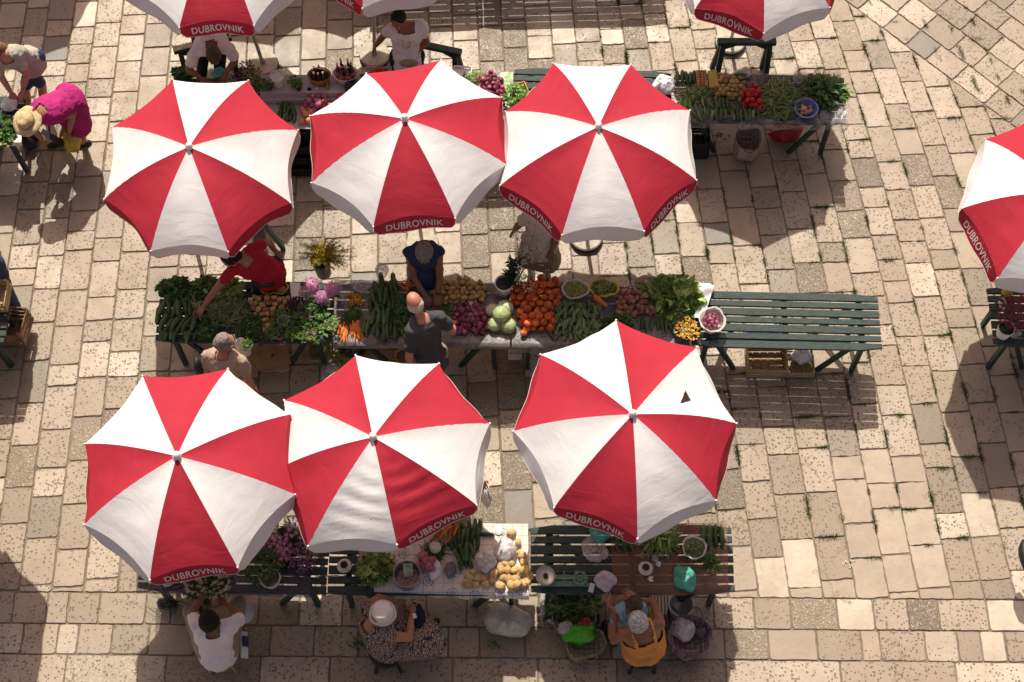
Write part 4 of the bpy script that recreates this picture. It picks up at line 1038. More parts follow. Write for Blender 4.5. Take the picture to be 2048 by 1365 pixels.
# ================================================================== middle row, left table
leafheap('parsley_heap', 'thick dark curly parsley heap at the far left corner, middle row', 'herbs', 349, 582, 34, 28, .15, 900, .04, .034, 'parsley', ruf=.2)
leafheap('parsley_heap', 'dark parsley between the parsley heap and the celery, middle row', 'herbs', 384, 600, 18, 20, .08, 260, .04, .032, 'parsley', ruf=.2)
leafheap('lettuce_heap', 'mid green leaves behind the vendor\'s hand', 'lettuce', 414, 578, 26, 20, .10, 190, .08, .05, 'chard', ruf=.2, stalks=14)
leafheap('lettuce_heap', 'rounded lettuce leaves right of the vendor\'s arm', 'lettuce', 456, 584, 26, 22, .11, 190, .085, .06, 'lettuce', ruf=.15)
leafheap('celery_bunch', 'pale yellow green celery under the vendor\'s hand', 'celery', 393, 620, 11, 22, .07, 90, .10, .018, 'lettuce_pale', ruf=.1)
rows('cucumber', CUKB, [(316, 612), (340, 604), (385, 600), (388, 628), (398, 640), (396, 686), (312, 682)], 'big dark cucumber at the left end of the middle row', 'cucumber', 'big dark cucumbers, middle row left', sl=.19, sw=.06, layers=2, ang=1.5, r=.022, jit=.25)
strands('green_beans', 'pile of thin green beans in front of the red shirted vendor', 'green beans', 462, 622, 45, 30, .09, 380, .12, .0045, 'bean')
leafheap('parsley_heap', 'dark parsley beside the man with glasses', 'herbs', 416, 660, 22, 26, .08, 420, .035, .03, 'parsley', ruf=.2)
leafheap('parsley_heap', 'dark parsley between the green beans and the potatoes', 'herbs', 506, 658, 26, 26, .09, 480, .035, .03, 'parsley', ruf=.2)
rows('courgette', CUK, [(460, 652), (490, 650), (488, 676), (464, 678)], 'courgette behind the head of the man with glasses', 'courgette', 'courgettes behind the man with glasses', sl=.16, sw=.04)
heap('potato', POT*2 + POTR, [(505, 592), (580, 586), (584, 640), (545, 650), (536, 674), (524, 672), (520, 645), (502, 625)], 'potato in the mixed heap between beans and potted herbs', 'potato', 'potatoes between beans and herbs', sp=.072, layers=2)
t, c, R_ = open_bag('yellow plastic bag of red potatoes behind the potato heap', 550, 582, 27, .09, 'bag_yellow', squash=.5, wob=.03)
heap('potato', POTR, [(530, 572), (574, 574), (572, 586), (530, 584)], 'red potato in the yellow plastic bag', 'potato', 'red potatoes in the yellow bag', sp=.055, layers=1, z=.82)
mb = MB(); mb.box(P(501, 602, .80), .05, .065, .003, .2, M3=Matrix.Rotation(.6, 3, 'X')); o = tag(build(mb, 'price_card', 'paper', smooth=False), 'small white price card at the potato heap', 'price card')
grid_sheet('paper_sheet', 'pinkish white paper between the potatoes and the hydrangeas', 'paper', [(586, 630), (606, 632), (600, 566), (580, 566)], 'paper', z=.80, hang=0, amp=.03, nx=8)
bag('clear bag with blue print beside the hydrangeas', 608, 592, 14, 22, .08, 'bag_clear')
for px, py, l in ((624, 572, 'left of three'), (664, 579, 'right of three'), (644, 596, 'nearest of three')): mophead('pink hydrangea head, %s, behind the potted herbs' % l, px, py, 16 if py < 590 else 14, 'pink_petal', .97, 'pink hydrangeas')
def sprays():
    t, c, R_ = pot('black bucket behind the pink hydrangeas', 641, 520, 19, .32, 'black_plastic', z=.42, name='bucket', cat='bucket', inner='rubber')
    t = thing('fern_bouquet', 'big airy bouquet of yellow green fern and flowers in the black bucket', 'flowers', c); mb = MB()
    for k in range(95):
        a = rnd.uniform(0, 6.28); r = rnd.uniform(.03, .36); e = c + V((math.cos(a)*r*.95 + .10, math.sin(a)*r*.55 - .03, rnd.uniform(.12, .32))); m_ = (c+e)/2 + V((0, 0, .09)); mb.tube([c, m_, e], [.003, .002, .001], 4)
        for j in range(26):
            s = rnd.uniform(.35, 1); p = c.lerp(m_, s*2) if s < .5 else m_.lerp(e, s*2-1)
            d = (e-c).normalized() + V((rnd.gauss(0, .7), rnd.gauss(0, .7), rnd.gauss(0, .6))); mb.leaf(p, d, (0, 0, 1), rnd.uniform(.035, .07), .014, .2, 0 if rnd.random() < .85 else 1, 0, 1)
    build(mb, 'foliage', ['fern', 'orange_petal'], t)
sprays()
for px, py, r, h, fm, pm, fr, fh, lab in (
    (544, 668, 8, .07, 'herb', 'white_plastic', .06, .09, 'small white pot with a white flowering seedling'),
    (619, 668, 13, .09, 'herb', 'terracotta', .13, .14, 'terracotta pot of tall green herb at the table edge'),
    (655, 650, 12, .09, 'basil', 'black_plastic', .12, .12, 'black pot of bright light green basil'),
    (612, 632, 11, .09, 'herb', 'black_plastic', .12, .17, 'black pot of tall green herb behind the terracotta pot'),
    (566, 640, 11, .09, 'herb', 'white_plastic', .12, .12, 'white pot of small leaved herb beside the potatoes'),
    (594, 612, 10, .09, 'purple_leaf', 'black_plastic', .08, .12, 'black pot of dark purple basil'),
    (637, 612, 10, .09, 'herb', 'black_plastic', .09, .13, 'black pot of herb in front of the hydrangeas'),
    (585, 668, 9, .07, 'herb', 'terracotta', .07, .08, 'small pot behind the bright pink flowers')):
    t, c, R_ = pot(lab, px, py, r, h, pm, z=.76); foliage(t, c, fr*.95, fh*.9, 85, .038, .024, fm)
    if 'bright pink' in lab or 'white flowering' in lab: blossoms(t, c + V((-.07 if 'bright' in lab else 0, -.05, 0)), .11 if 'bright' in lab else .05, .05, 9, .016 if 'bright' in lab else .008, 'bright_pink' if 'bright' in lab else 'white_petal', per=5)
# carrots table
grid_sheet('plastic_sheet', 'greyish plastic sheet under carrots, courgettes and potatoes', 'plastic sheet', [(666, 692), (1020, 694), (1016, 566), (668, 560)], 'sheet_grey', z=.757, hang=.05, amp=.005)
for k, (px, py) in enumerate([(684+12*i + rnd.uniform(-3, 3), 650 + (i % 2)*9) for i in range(4)]):
    for j in range(9):
        p = P(px + rnd.uniform(-9, 9), py + rnd.uniform(-10, 4), .775 + rnd.uniform(0, .02))
        tag(link('carrot', rnd.choice(CAR), None, p, (0, rnd.uniform(-.1, .1), -1.57 + rnd.gauss((px-700)*.012, .16))), 'orange carrot with green top at the left corner of the grey sheet', 'carrot', 'carrots in bunches')
leafheap('carrot_greens', 'green carrot tops behind the carrots, middle row', 'greens', 706, 630, 24, 14, .05, 60, .09, .006, 'carrot_top', up=.2)
heap('squash_flower', [lump(.014, .011, .022, .5, 2, 'orange_petal')], [(694, 590), (720, 588), (730, 612), (700, 616)], 'orange courgette flower in the cluster above the carrots', 'courgette flower', 'orange flowers above the carrots', sp=.034, layers=2)
rows('cucumber', CUKB, [(748, 562), (796, 562), (800, 596), (746, 596)], 'dark cucumber in the back row left of the bald man', 'cucumber', 'dark cucumbers, back row', sl=.19, sw=.058, layers=2, ang=1.6, r=.022)
rows('cucumber', CUKB, [(736, 590), (792, 594), (790, 630), (740, 630)], 'dark cucumber in the middle row of the heap left of the bald man', 'cucumber', 'dark cucumbers, middle of the heap', sl=.19, sw=.058, layers=2, ang=1.65, r=.022)
rows('cucumber', CUKB, [(724, 634), (796, 630), (798, 676), (726, 676)], 'dark cucumber in the front row left of the bald man', 'cucumber', 'dark cucumbers, front row', sl=.2, sw=.058, layers=2, ang=1.57, r=.022)
leafheap('parsley_heap', 'long dark herb heap between the cucumbers and the bald man', 'herbs', 806, 636, 24, 44, .09, 760, .038, .03, 'parsley', ruf=.2)
for j in range(7): tag(link('carrot', CAR[j % 3], None, P(822 + rnd.uniform(-9, 9), 577 + rnd.uniform(-6, 6), .785), (0, 0, rnd.gauss(2.6, .3))), 'carrot lying left of the arms of the woman in blue', 'carrot', 'carrots by the woman in blue')
bag('limp clear bag standing behind the back cucumbers', 764, 548, 15, 17, .16, 'bag_clear')
bag('flat clear bag with a tomato above the orange flowers', 722, 574, 24, 14, .05, 'bag_clear', handles=False)
tag(link('tomato', TOMR[0], None, P(724, 568, .80), None, (.4, .4, .4)), 'tiny red tomato on the flat clear bag', 'tomato')
heap('potato', POT, [(862, 566), (905, 560), (968, 562), (974, 600), (962, 615), (905, 612), (870, 606)], 'yellow potato between the woman in blue and the cabbages', 'potato', 'yellow potatoes behind the red onions', sp=.062, layers=2)
heap('onion', ONR, [(908, 610), (972, 612), (978, 640), (974, 668), (912, 668), (906, 640)], 'purple onion in the heap left of the cabbages', 'onion', 'purple onions left of the cabbages', sp=.062, layers=3)
heap('garlic', [lump(.022, .022, .018, .3, 4, 'garlic')], [(938, 606), (960, 606), (960, 618), (940, 618)], 'pale garlic bulb between potatoes and purple onions', 'garlic', 'garlic by the onions', sp=.05, layers=1, z=.81)
leafheap('spring_onions', 'spring onions beside the bald man\'s shoulder', 'greens', 898, 632, 14, 24, .05, 70, .14, .012, 'courgette', up=.1)
for px, py, r, mt, z, lab in ((985, 622, 14, 'cabbage_white', .80, 'white cauliflower at the back left of the cabbages'), (1010, 618, 17, 'cabbage_white', .80, 'pale white cabbage at the back of the four'), (989, 649, 15.5, 'cabbage', .80, 'light green cabbage at the near left'), (1016, 652, 16.5, 'cabbage', .80, 'light green cabbage at the near right, beside the tomatoes'), (1003, 629, 18, 'cabbage', .88, 'greenest cabbage resting on top of the others')):
    c = P(px, py, z); R_ = r/ppm(px, py, z); t = thing('cabbage', lab, 'cabbage', c, 'cabbages by the tomatoes'); mb = MB(); mb.ell(c, [(R_, 0, 0), (0, R_*.97, 0), (0, 0, R_*.9)], 24, 16, nz=.10, nsc=9); build(mb, 'head', mt, t)
    mb = MB()
    for k in range(7):
        a = k*.9 + px; d = V((math.cos(a), math.sin(a), .6 + .3*math.sin(k*2))).normalized(); p0 = d.cross(V((0, 0, 1))).normalized(); ring = []
        for i in range(9):
            w_ = (i-4)*.28; e = (d*math.cos(w_) + (p0*math.sin(w_))).normalized(); ring.append(c + e*R_*1.015 + V((0, 0, noise.noise(e*4)*.004)))
        mb.tube(ring, .0022, 5)
    build(mb, 'leaf_veins', 'lettuce_pale' if mt == 'cabbage' else 'cabbage_white', t)
# tomato table
grid_sheet('plastic_sheet', 'ragged clear plastic under the tomatoes and courgettes', 'plastic sheet', [(1024, 696), (1380, 697), (1372, 574), (1022, 568)], 'sheet_grey', z=.757, hang=.13, amp=.007)
t, c, R_ = pot('white bucket with spiky dark leaves behind the cabbages', 1008, 566, 18, .20, 'white_plastic', z=.76, name='bucket', cat='bucket', inner='rubber')
mb = MB()
for k in range(130):
    s = rnd.random(); p = c + V((.06 + .06*s + rnd.gauss(0, .02), .02 + .12*s, .05 + .22*s)); d = V((rnd.gauss(0, .8), rnd.gauss(0, .8), rnd.uniform(.1, 1))); mb.leaf(p, d, (0, 0, 1), rnd.uniform(.06, .11), .022, .15, 0)
tag(build(mb, 'spiky_bouquet', ['dark_leaf']), 'upright bouquet of spiky dark green leaves in the white bucket', 'flowers')
def whiteflow():
    c0 = P(1030, 572, .85); t = thing('white_bouquet', 'airy bouquet of small white flowers before the floral dress', 'flowers', c0); mb = MB(); mb2 = MB()
    for k in range(46):
        e = P(1048 + rnd.gauss(2, 17), 530 + rnd.gauss(0, 26), 1.12 + rnd.uniform(-.12, .12)); mb.tube([c0, c0.lerp(e, .6) + V((0, 0, .03)), e], .0022, 4)
        for j in range(8): mb.leaf(c0.lerp(e, rnd.uniform(.4, 1)), V((rnd.gauss(0, 1), rnd.gauss(0, 1), .5)), (0, 0, 1), .06, .007, .2, 0, 0, 1)
        for j in range(5): mb2.ell(e + V((rnd.gauss(0, .02), rnd.gauss(0, .02), rnd.gauss(0, .01))), [(.008, 0, 0), (0, .008, 0), (0, 0, .006)], 6, 4)
    build(mb, 'stems', 'courgette', t); build(mb2, 'blossom', 'white_petal', t)
whiteflow()
heap('tomato', TOM, [(1012, 596), (1018, 578), (1042, 564), (1080, 560), (1120, 564), (1128, 600), (1108, 618), (1104, 672), (1040, 672), (1030, 640), (1016, 606)], 'orange red tomato in the big heap between cabbages and courgettes', 'tomato', 'orange red tomatoes', sp=.082, layers=2, size=.16)
t, c, R_ = open_bag('open clear bag of yellow beans right of the tomatoes', 1150, 586, 25, .09, 'bag_white', squash=.8)
strands('yellow_beans', 'yellow beans filling the open clear bag', 'yellow beans', 0, 0, 0, 0, .05, 150, .11, .004, 'bean_yellow', c=c + V((0, 0, .05)), ab=(R_*.85, R_*.68))
t, c, R_ = open_bag('open bright yellow bag of green beans', 1206, 584, 26, .09, 'bag_yellow', squash=.75, wob=.03)
strands('green_beans', 'green beans filling the bright yellow bag', 'green beans', 0, 0, 0, 0, .05, 130, .10, .0045, 'bean', c=c + V((0, 0, .05)), ab=(R_*.8, R_*.6))
mb = MB(); a0 = P(1192, 596, .88); b0 = P(1212, 611, .86); mb.cap(a0, b0, .03, .018); tag(build(mb, 'carrot_pack', 'carrot'), 'thick orange carrot in a net on the yellow bag', 'carrot')
rows('courgette', COU, [(1090, 618), (1110, 606), (1150, 606), (1196, 606), (1208, 640), (1198, 674), (1100, 672), (1104, 640)], 'small courgette in the heap right of the tomatoes', 'courgette', 'small courgettes right of the tomatoes', sl=.115, sw=.036, layers=3, r=.016, jit=.45)
heap('potato', POTR + POTR + POT[:1], [(1228, 592), (1262, 584), (1300, 590), (1318, 620), (1310, 636), (1268, 634), (1228, 626)], 'reddish potato between the yellow bag and the lettuce', 'potato', 'reddish potatoes left of the lettuce', sp=.064, layers=2)
heap('garlic', [lump(.012, .012, .011, .2, 4, 'garlic')], [(1240, 574), (1262, 572), (1262, 590), (1240, 590)], 'small pale shallot behind the reddish potatoes', 'shallot', 'pale shallots', sp=.032, layers=1, z=.78)
leafheap('lettuce_heap', 'large heap of bright green lettuce leaves left of the white paper', 'lettuce', 1348, 598, 50, 33, .17, 420, .13, .10, 'lettuce', ruf=.3)
leafheap('lettuce_heap', 'paler lettuce leaves left of the large lettuce heap', 'lettuce', 1303, 588, 24, 26, .10, 130, .11, .07, 'lettuce_pale', ruf=.3)
leafheap('lettuce_heap', 'torn lettuce leaves at the near side of the lettuce heap', 'lettuce', 1352, 622, 34, 18, .08, 130, .11, .07, 'lettuce', ruf=.3)
bag('brown paper bag behind the lettuce', 1293, 566, 27, 13, .09, 'brown_paper', handles=False, name='paper_bag')
leafheap('parsley_heap', 'dark parsley under the corner of the torn umbrella', 'herbs', 1232, 652, 36, 24, .08, 560, .036, .03, 'parsley', ruf=.2)
leafheap('celery_bunch', 'celery stalks among the dark parsley', 'celery', 1255, 630, 13, 20, .08, 60, .10, .012, 'lettuce', up=.1)
rows('cucumber', CUK, [(1284, 634), (1343, 628), (1345, 668), (1280, 668)], 'dark cucumber between the lettuce and the torn umbrella', 'cucumber', 'cucumbers before the lettuce', sl=.17, sw=.052, layers=1)
t, c, R_ = pot('grey bowl of courgette flowers', 1371, 658, 23, .08, 'black_plastic', z=.76, name='bowl', cat='bowl', taper=.6, inner=None)
mb = MB()
for k in range(120):
    a = rnd.uniform(0, 6.28); r = rnd.random()**.5*R_*.95; p = c + V((math.cos(a)*r + .02, math.sin(a)*r - .01, .01 + .035*(1-r/R_)))
    mb.leaf(p, V((rnd.gauss(0, .7), rnd.gauss(0, .7), .5)), (0, 0, 1), .045, .022, .2, 0 if rnd.random() < .8 else 1, .1, 2)
tag(build(mb, 'courgette_flowers', ['orange_petal', 'stub']), 'orange courgette flowers in the grey bowl', 'courgette flowers')
grid_sheet('paper_sheet', 'white paper left of the empty green table', 'paper', [(1388, 640), (1406, 640), (1428, 574), (1396, 566)], 'paper', z=.79, hang=0, amp=.04, nx=10)
t, c, R_ = open_bag('white plastic bag of purple onions with blue print, beside the empty table', 1421, 652, 25, .15, 'bag_white', wob=.02)
for k in range(13):
    a = k*2.4; q = .02*math.sqrt(k)*1.15; tag(link('onion', ONR[k % 2], None, c + V((math.cos(a)*q, math.sin(a)*q, .11 + .02*(k < 6))), (rnd.uniform(-1, 1), rnd.uniform(-1, 1), k)), 'purple onion in the white plastic bag', 'onion', 'onions in the white bag')
# under the tables of the middle row
crate('wooden fruit crate under the empty table, left of the white boxes', 1536, 712, .42, .32, .24, 'wood', n=2, group='crates under the middle row')
t, c, q = crate('low wooden crate of white bags under the empty table', 1600, 722, .30, .30, .13, 'wood', n=2, group='crates under the middle row')
bag('bunch of white paper bags in the low crate', 1600, 715, 24, 22, .16, 'bag_opaque', z=.04, handles=False, name='paper_bags')
crate('blue topped crate seen through the slats of the empty table', 1528, 650, .40, .20, .20, 'blue_bowl', n=1, post=False)
mb = MB(); cc = P(540, 713, .12); mb.box(cc, .42, .26, .012, .22, M3=Matrix.Rotation(.22, 3, 'Z') @ Matrix.Rotation(.3, 3, 'X')); mb.box(cc + V((0, .1, -.06)), .38, .012, .12, .22); mb.lathe(cc + V((.03, .005, .012)), [(.018, 0), (.001, .001)], 10, 1)
tag(build(mb, 'cardboard_box', ['cardboard', 'rubber'], smooth=False), 'tilted brown cardboard lid on the ground beside the man with glasses', 'box')
crate('pale crate of trimmings under the potted herbs', 634, 698, .20, .26, .12, 'wood', n=1, group='crates under the middle row')
crate('pale crate of lettuce under the carrots', 700, 690, .36, .30, .12, 'wood', n=1, group='crates under the middle row')
leafheap('lettuce_trimmings', 'lettuce trimmings on the ground under the carrot table', 'trimmings', 664, 712, 26, 18, .10, 110, .10, .06, 'lettuce_pale', z=.01, ruf=.3)
leafheap('lettuce_trimmings', 'wilted leaves in the pale crate of lettuce', 'trimmings', 704, 694, 26, 18, .06, 90, .08, .05, 'chard', z=.08, ruf=.3)
bag('white plastic scrap on the ground by the lettuce trimmings', 665, 738, 18, 14, .06, 'bag_white', z=.0)
crate('white box under the gap between the cabbage and tomato tables', 1030, 706, .14, .08, .12, 'paper', n=1, post=False, z=.0)
t, c, R_ = pot('orange bucket on the ground behind the bald man', 806, 712, 15, .20, 'yellow_petal', z=0, name='bucket', cat='bucket')
mb = MB(); mb.leaf(P(930, 684, .03), V((1, -.25, 0)), (0, 0, 1), .32, .03, -.05, 0, 0, 6); tag(build(mb, 'dry_leaf', 'stalk'), 'long dry leaf on the ground under the onion table', 'leaf')
# ================================================================== lower row
grid_sheet('netting', 'fine dark netting over the flower table, lower row', 'netting', [(272, 1184), (622, 1192), (620, 1060), (276, 1056)], 'netting', z=.757, hang=.03, amp=.003)
for px, py, lab in ((392, 1150, 'left'), (434, 1152, 'right')):
    t, c, R_ = pot('cream bucket of white flowers under the lower left umbrella, %s one' % lab, px, py + 12, 23, .14, 'white_plastic', z=.76, name='bucket', cat='bucket', inner='rubber')
    foliage(t, c, .13, .12, 90, .08, .02, 'dark_leaf'); blossoms(t, c + V((.03, -.05, .02)), .12, .10, 34, .024, 'white_petal', per=5)
t, c, R_ = pot('white pot of small chilli peppers beside the pink flowers', 540, 1156, 20, .14, 'white_plastic', z=.76, name='pepper_plant', cat='potted plant')
c2 = P(524, 1130, .93); foliage(t, c2 - V((0, 0, .08)), .17, .16, 260, .06, .017, 'parsley')
for k in range(26):
    p = c2 + V((rnd.gauss(0, .08), rnd.gauss(-.02, .08), rnd.uniform(0, .08))); mb = MB(); mb.tube([p, p + V((rnd.gauss(0, .012), rnd.gauss(0, .012), .035))], [.006, .001], 6)
    build(mb, 'chilli', 'pale_squash' if k % 6 else 'carrot', t)
def bunch_pink(label, px, py, r, n, mat, h=.13, leafm='dark_leaf', per=20, pr=.036, zc=.9):
    k = ppm(px, py, zc); c = P(px, py, zc) - V((0, 0, h)); t = thing('flower_bunch', label, 'flowers', c); foliage(t, c, r/k, h*.7, 70, .08, .025, leafm); mb = MB()
    for i in range(n):
        a = 2.4*i; q = math.sqrt((i+.5)/n)*r/k; p = c + V((math.cos(a)*q, math.sin(a)*q, h*(1-.4*(i/n))))
        for j in range(per):
            an = 6.283*j/per + rnd.random(); mb.leaf(p + V((0, 0, .004*(j % 3))), V((math.cos(an), math.sin(an), rnd.uniform(0, .9))), V((0, 0, 1)), pr*rnd.uniform(.7, 1), pr*.42, .25, 0, 0, 1)
        mb.ell(p, [(pr*.3, 0, 0), (0, pr*.3, 0), (0, 0, pr*.25)], 7, 4, 1)
    build(mb, 'petals', [mat, 'yellow_petal' if 'daisy' in label else mat], t)
bunch_pink('large bunch of pink asters between the lower two umbrellas', 552, 1092, 27, 22, 'pink_petal')
bunch_pink('pink asters partly under the wrinkled umbrella', 592, 1056, 24, 14, 'pink_petal')
bunch_pink('pink asters at the near edge of the flower table', 562, 1108, 20, 10, 'pink_petal')
bunch_pink('cream daisy flowers among the pink asters', 545, 1064, 14, 5, 'white_petal', per=14)
bunch_pink('deep magenta flowers below the lower left umbrella', 528, 1090, 14, 7, 'magenta_petal')
bouquet('dark purple statice bunch between the umbrellas, lower row', 603, 1112, 34, .12, .78, 'purple_leaf', 'purple_petal', 170, .018, nl=60)
bouquet('dry cream sprigs in the purple statice', 622, 1100, 22, .13, .78, 'dark_leaf', 'dry_petal', 26, .016, nl=20)
leafheap('dark_foliage', 'dark green foliage behind the purple statice', 'greens', 588, 1082, 20, 20, .09, 110, .09, .03, 'dark_leaf')
bag('crumpled reddish bag at the left end of the flower table', 336, 1166, 13, 12, .07, 'bag_pink', handles=False)
mb = MB(); q0 = P(318, 1200, 0)
for k in range(26):
    p = P(330 + rnd.uniform(0, 60), 1190 + rnd.uniform(0, 25), .02); mb.tube([p, p + V((rnd.gauss(0, .12), rnd.gauss(0, .08), rnd.uniform(.0, .12))), p + V((rnd.gauss(0, .2), rnd.gauss(0, .12), .0))], .0022, 4)
tag(build(mb, 'cut_stems', 'stalk'), 'loose cut stems on the ground under the flower table', 'stems')
bag('dark bag on the ground at the left end of the flower table', 335, 1208, 26, 11, .1, 'eggplant', z=0, handles=False)
def cup(label, px, py, z=.762):
    c = P(px, py, z); t = thing('coffee_cup', label, 'coffee cup', c); mb = MB(); mb.lathe(c, [(.001, .004), (.035, .003), (.068, .010), (.072, .013), (.066, .014), (.03, .008), (.001, .008)], 30); build(mb, 'saucer', 'porcelain', t)
    mb = MB(); mb.lathe(c, [(.02, .01), (.036, .03), (.040, .058), (.043, .06), (.038, .056), (.034, .03), (.001, .014)], 26); s = build(mb, 'cup', 'porcelain', t)
    mb = MB(); mb.tube([c + V((.04 + .02*math.sin(a), -.02, .035 - .015*math.cos(a))) for a in [.3 + .5*k for k in range(6)]], .004, 6); build(mb, 'handle', 'porcelain', s)
    mb = MB(); mb.lathe(c, [(.036, .046), (.001, .0465)], 20); build(mb, 'coffee', 'coffee', t)
cup('white cup of black coffee on a saucer, left of the printed tablecloth', 689, 1133)
cup('white coffee cup and saucer on the brown sheet', 1291, 1138)
grid_sheet('tablecloth', 'cream tablecloth with a grid and blue motifs, lower row', 'tablecloth', [(748, 1184), (1058, 1193), (1056, 1048), (728, 1046)], 'printed_cloth', z=.758, hang=.12, amp=.004)
grid_sheet('tea_towel', 'narrow striped towel left of the lettuce head', 'towel', [(714, 1140), (732, 1142), (740, 1092), (718, 1092)], 'plaid_brown', z=.768, hang=0, amp=.01, nx=8)
leafheap('lettuce', 'round curly lettuce head beside the steel pan', 'lettuce', 753, 1139, 30, 27, .13, 260, .08, .06, 'lettuce', ruf=.35)
leafheap('lettuce_heart', 'pale curled heart of the round lettuce head', 'lettuce', 750, 1132, 12, 11, .17, 60, .04, .04, 'lettuce_pale', ruf=.35)
t, c, R_ = pot('steel pan of pink beans on the printed tablecloth', 814, 1148, 28, .15, 'steel', z=.76, name='cooking_pot', cat='pan', taper=.98, inner=None, lip=False)
mb = MB()
for k in range(420):
    a = rnd.uniform(0, 6.28); r = rnd.random()**.5*R_*.8; mb.ell(c + V((math.cos(a)*r + .01, math.sin(a)*r - .02, -.085 + rnd.uniform(0, .01))), [(.008, 0, 0), (0, .005, 0), (0, 0, .005)], 6, 4)
tag(build(mb, 'pink_beans', 'garlic'), 'pale pink beans in the steel pan', 'beans', None, 'stuff')
mb = MB(); mb.add([c + V((-.05, .11, .0)), c + V((.05, .115, .0)), c + V((.055, .0, -.05)), c + V((-.03, -.01, -.05))], [(0, 1, 2, 3)]); tag(build(mb, 'paper_slip', 'green_wrap'), 'pale green paper hanging into the steel pan', 'paper')
heap('onion', ONP, [(838, 1108), (858, 1108), (872, 1128), (862, 1150), (840, 1146)], 'small pink onion beside the steel pan', 'onion', 'pink onions beside the pan', sp=.055, layers=2, size=.2)
bag('crumpled white bag with blue print right of the pink onions', 869, 1140, 17, 22, .05, 'bag_opaque', handles=False)
bag('dark grey translucent bag right of the pink onions', 901, 1142, 15, 18, .08, 'bag_grey', handles=False)
mb = MB(); mb.lathe(P(871, 1097, .80), [(.001, 0), (.055, .0), (.057, .03), (.055, .04), (.001, .041)], 26); tag(build(mb, 'cheese', 'white_petal'), 'round cream lid or cheese between carrots and pink onions', 'cheese')
for j in range(24): tag(link('carrot', CAR[j % 3], None, P(884 + rnd.gauss(0, 14), 1072 + rnd.gauss(0, 9), .785 + rnd.uniform(0, .04)), (0, 0, rnd.gauss(1.3, .3))), 'carrot in the pile at the edge of the wrinkled umbrella', 'carrot', 'carrots on the printed cloth')
leafheap('carrot_greens', 'green carrot tops around the round cream lid', 'greens', 868, 1108, 26, 20, .05, 90, .09, .007, 'carrot_top', up=.2)
rows('courgette', CUK, [(908, 1044), (960, 1048), (966, 1075), (950, 1100), (945, 1132), (915, 1130), (898, 1100)], 'dark courgette in the fan beside the bagged potatoes', 'courgette', 'courgettes on the printed cloth', sl=.165, sw=.048, layers=2, ang=1.75, jit=.22)
tag(link('courgette', CUK[0], None, P(972, 1070, .78), (0, 0, -.05)), 'lone courgette lying crosswise behind the bagged potatoes', 'courgette')
for k, (px, py) in enumerate([(1023, 1066), (1036, 1085), (1044, 1110), (1048, 1124), (1038, 1145), (1030, 1158), (1046, 1168), (1054, 1164), (1018, 1158), (1000, 1172), (1008, 1155), (984, 1160), (968, 1158), (954, 1156), (940, 1154), (936, 1166), (952, 1168), (972, 1168), (1060, 1152), (1002, 1138), (1016, 1140), (1022, 1128), (1030, 1140), (1044, 1140), (946, 1145), (988, 1148), (1012, 1128), (1054, 1140), (1034, 1170), (1022, 1172)]):
    tag(link('potato', POTB[k % 4], None, P(px, py, .795 + .03*(k > 18)), (rnd.uniform(-.4, .4), rnd.uniform(-.4, .4), rnd.uniform(0, 6.3)), V((1, 1, 1))*rnd.uniform(.75, 1.15)), 'large sunlit potato around the two white bags', 'potato', 'large potatoes on the printed cloth')
bag('white carrier bag of potatoes, the nearer of two', 972, 1126, 25, 26, .17, 'bag_white', rot=.5)
bag('white carrier bag of potatoes, the one behind, touching loose potatoes', 1010, 1104, 25, 27, .17, 'bag_white', rot=-.6)
mb = MB(); mb.lathe(P(997, 1062, .766), [(.045, .0), (.045, .004), (.04, .006), (.001, .004)], 26); mb.lathe(P(997, 1062, .766), [(.03, .0065), (.032, .007), (.034, .0065)], 26, 1); tag(build(mb, 'glass_dish', ['porcelain', 'blue_bowl']), 'round white and blue dish behind the bagged potatoes', 'dish')
# kitchen scale
M('scale_green', (.16, .25, .18), .5, .25, 20)
def scale_():
    c = P(1128, 1165, .77); t = thing('kitchen_scale', 'old green iron balance scale with a round pan', 'scale', c)
    mb = MB(); mb.box(c + V((0, -.02, .02)), .46, .05, .03); mb.box(c + V((0, .05, .015)), .42, .02, .02); mb.box(c + V((-.2, .015, .02)), .03, .1, .03); mb.box(c + V((.2, .015, .02)), .03, .1, .03)
    mb.bar(c + V((-.19, .02, .06)), c + V((.19, .02, .06)), .014, .02); mb.bar(c + V((0, -.02, .03)), c + V((0, .08, .09)), .014, .02); mb.bar(c + V((-.05, .05, .07)), c + V((.06, .05, .07)), .01, .015)
    build(mb, 'frame', 'scale_green', t, smooth=False)
    pc = P(1091, 1153, .87); mb = MB(); mb.lathe(pc, [(.012, .0), (.07, .0), (.092, .018), (.096, .02), (.09, .012), (.07, .005), (.001, .004)], 32); build(mb, 'pan', 'steel', t)
    mb = MB(); mb.lathe(pc, [(.025, .005), (.025, .03), (.012, .034), (.012, .045), (.018, .05), (.001, .058)], 16); build(mb, 'weight', 'glass_dark', t)
    wc = P(1160, 1157, .85); mb = MB(); n = 8
    mb.tube([wc + V((math.cos(6.283*k/28)*.06, math.sin(6.283*k/28)*.06, 0)) for k in range(29)], .010, 6, cap=False)
    mb.tube([wc + V((math.cos(6.283*k/20)*.024, math.sin(6.283*k/20)*.024, 0)) for k in range(21)], .009, 6, cap=False)
    for k in range(6): a = k*math.pi/3; mb.bar(wc + V((math.cos(a)*.025, math.sin(a)*.025, 0)), wc + V((math.cos(a)*.085, math.sin(a)*.085, 0)), .014, .012)
    build(mb, 'wheel_plate', 'scale_green', t)
scale_()
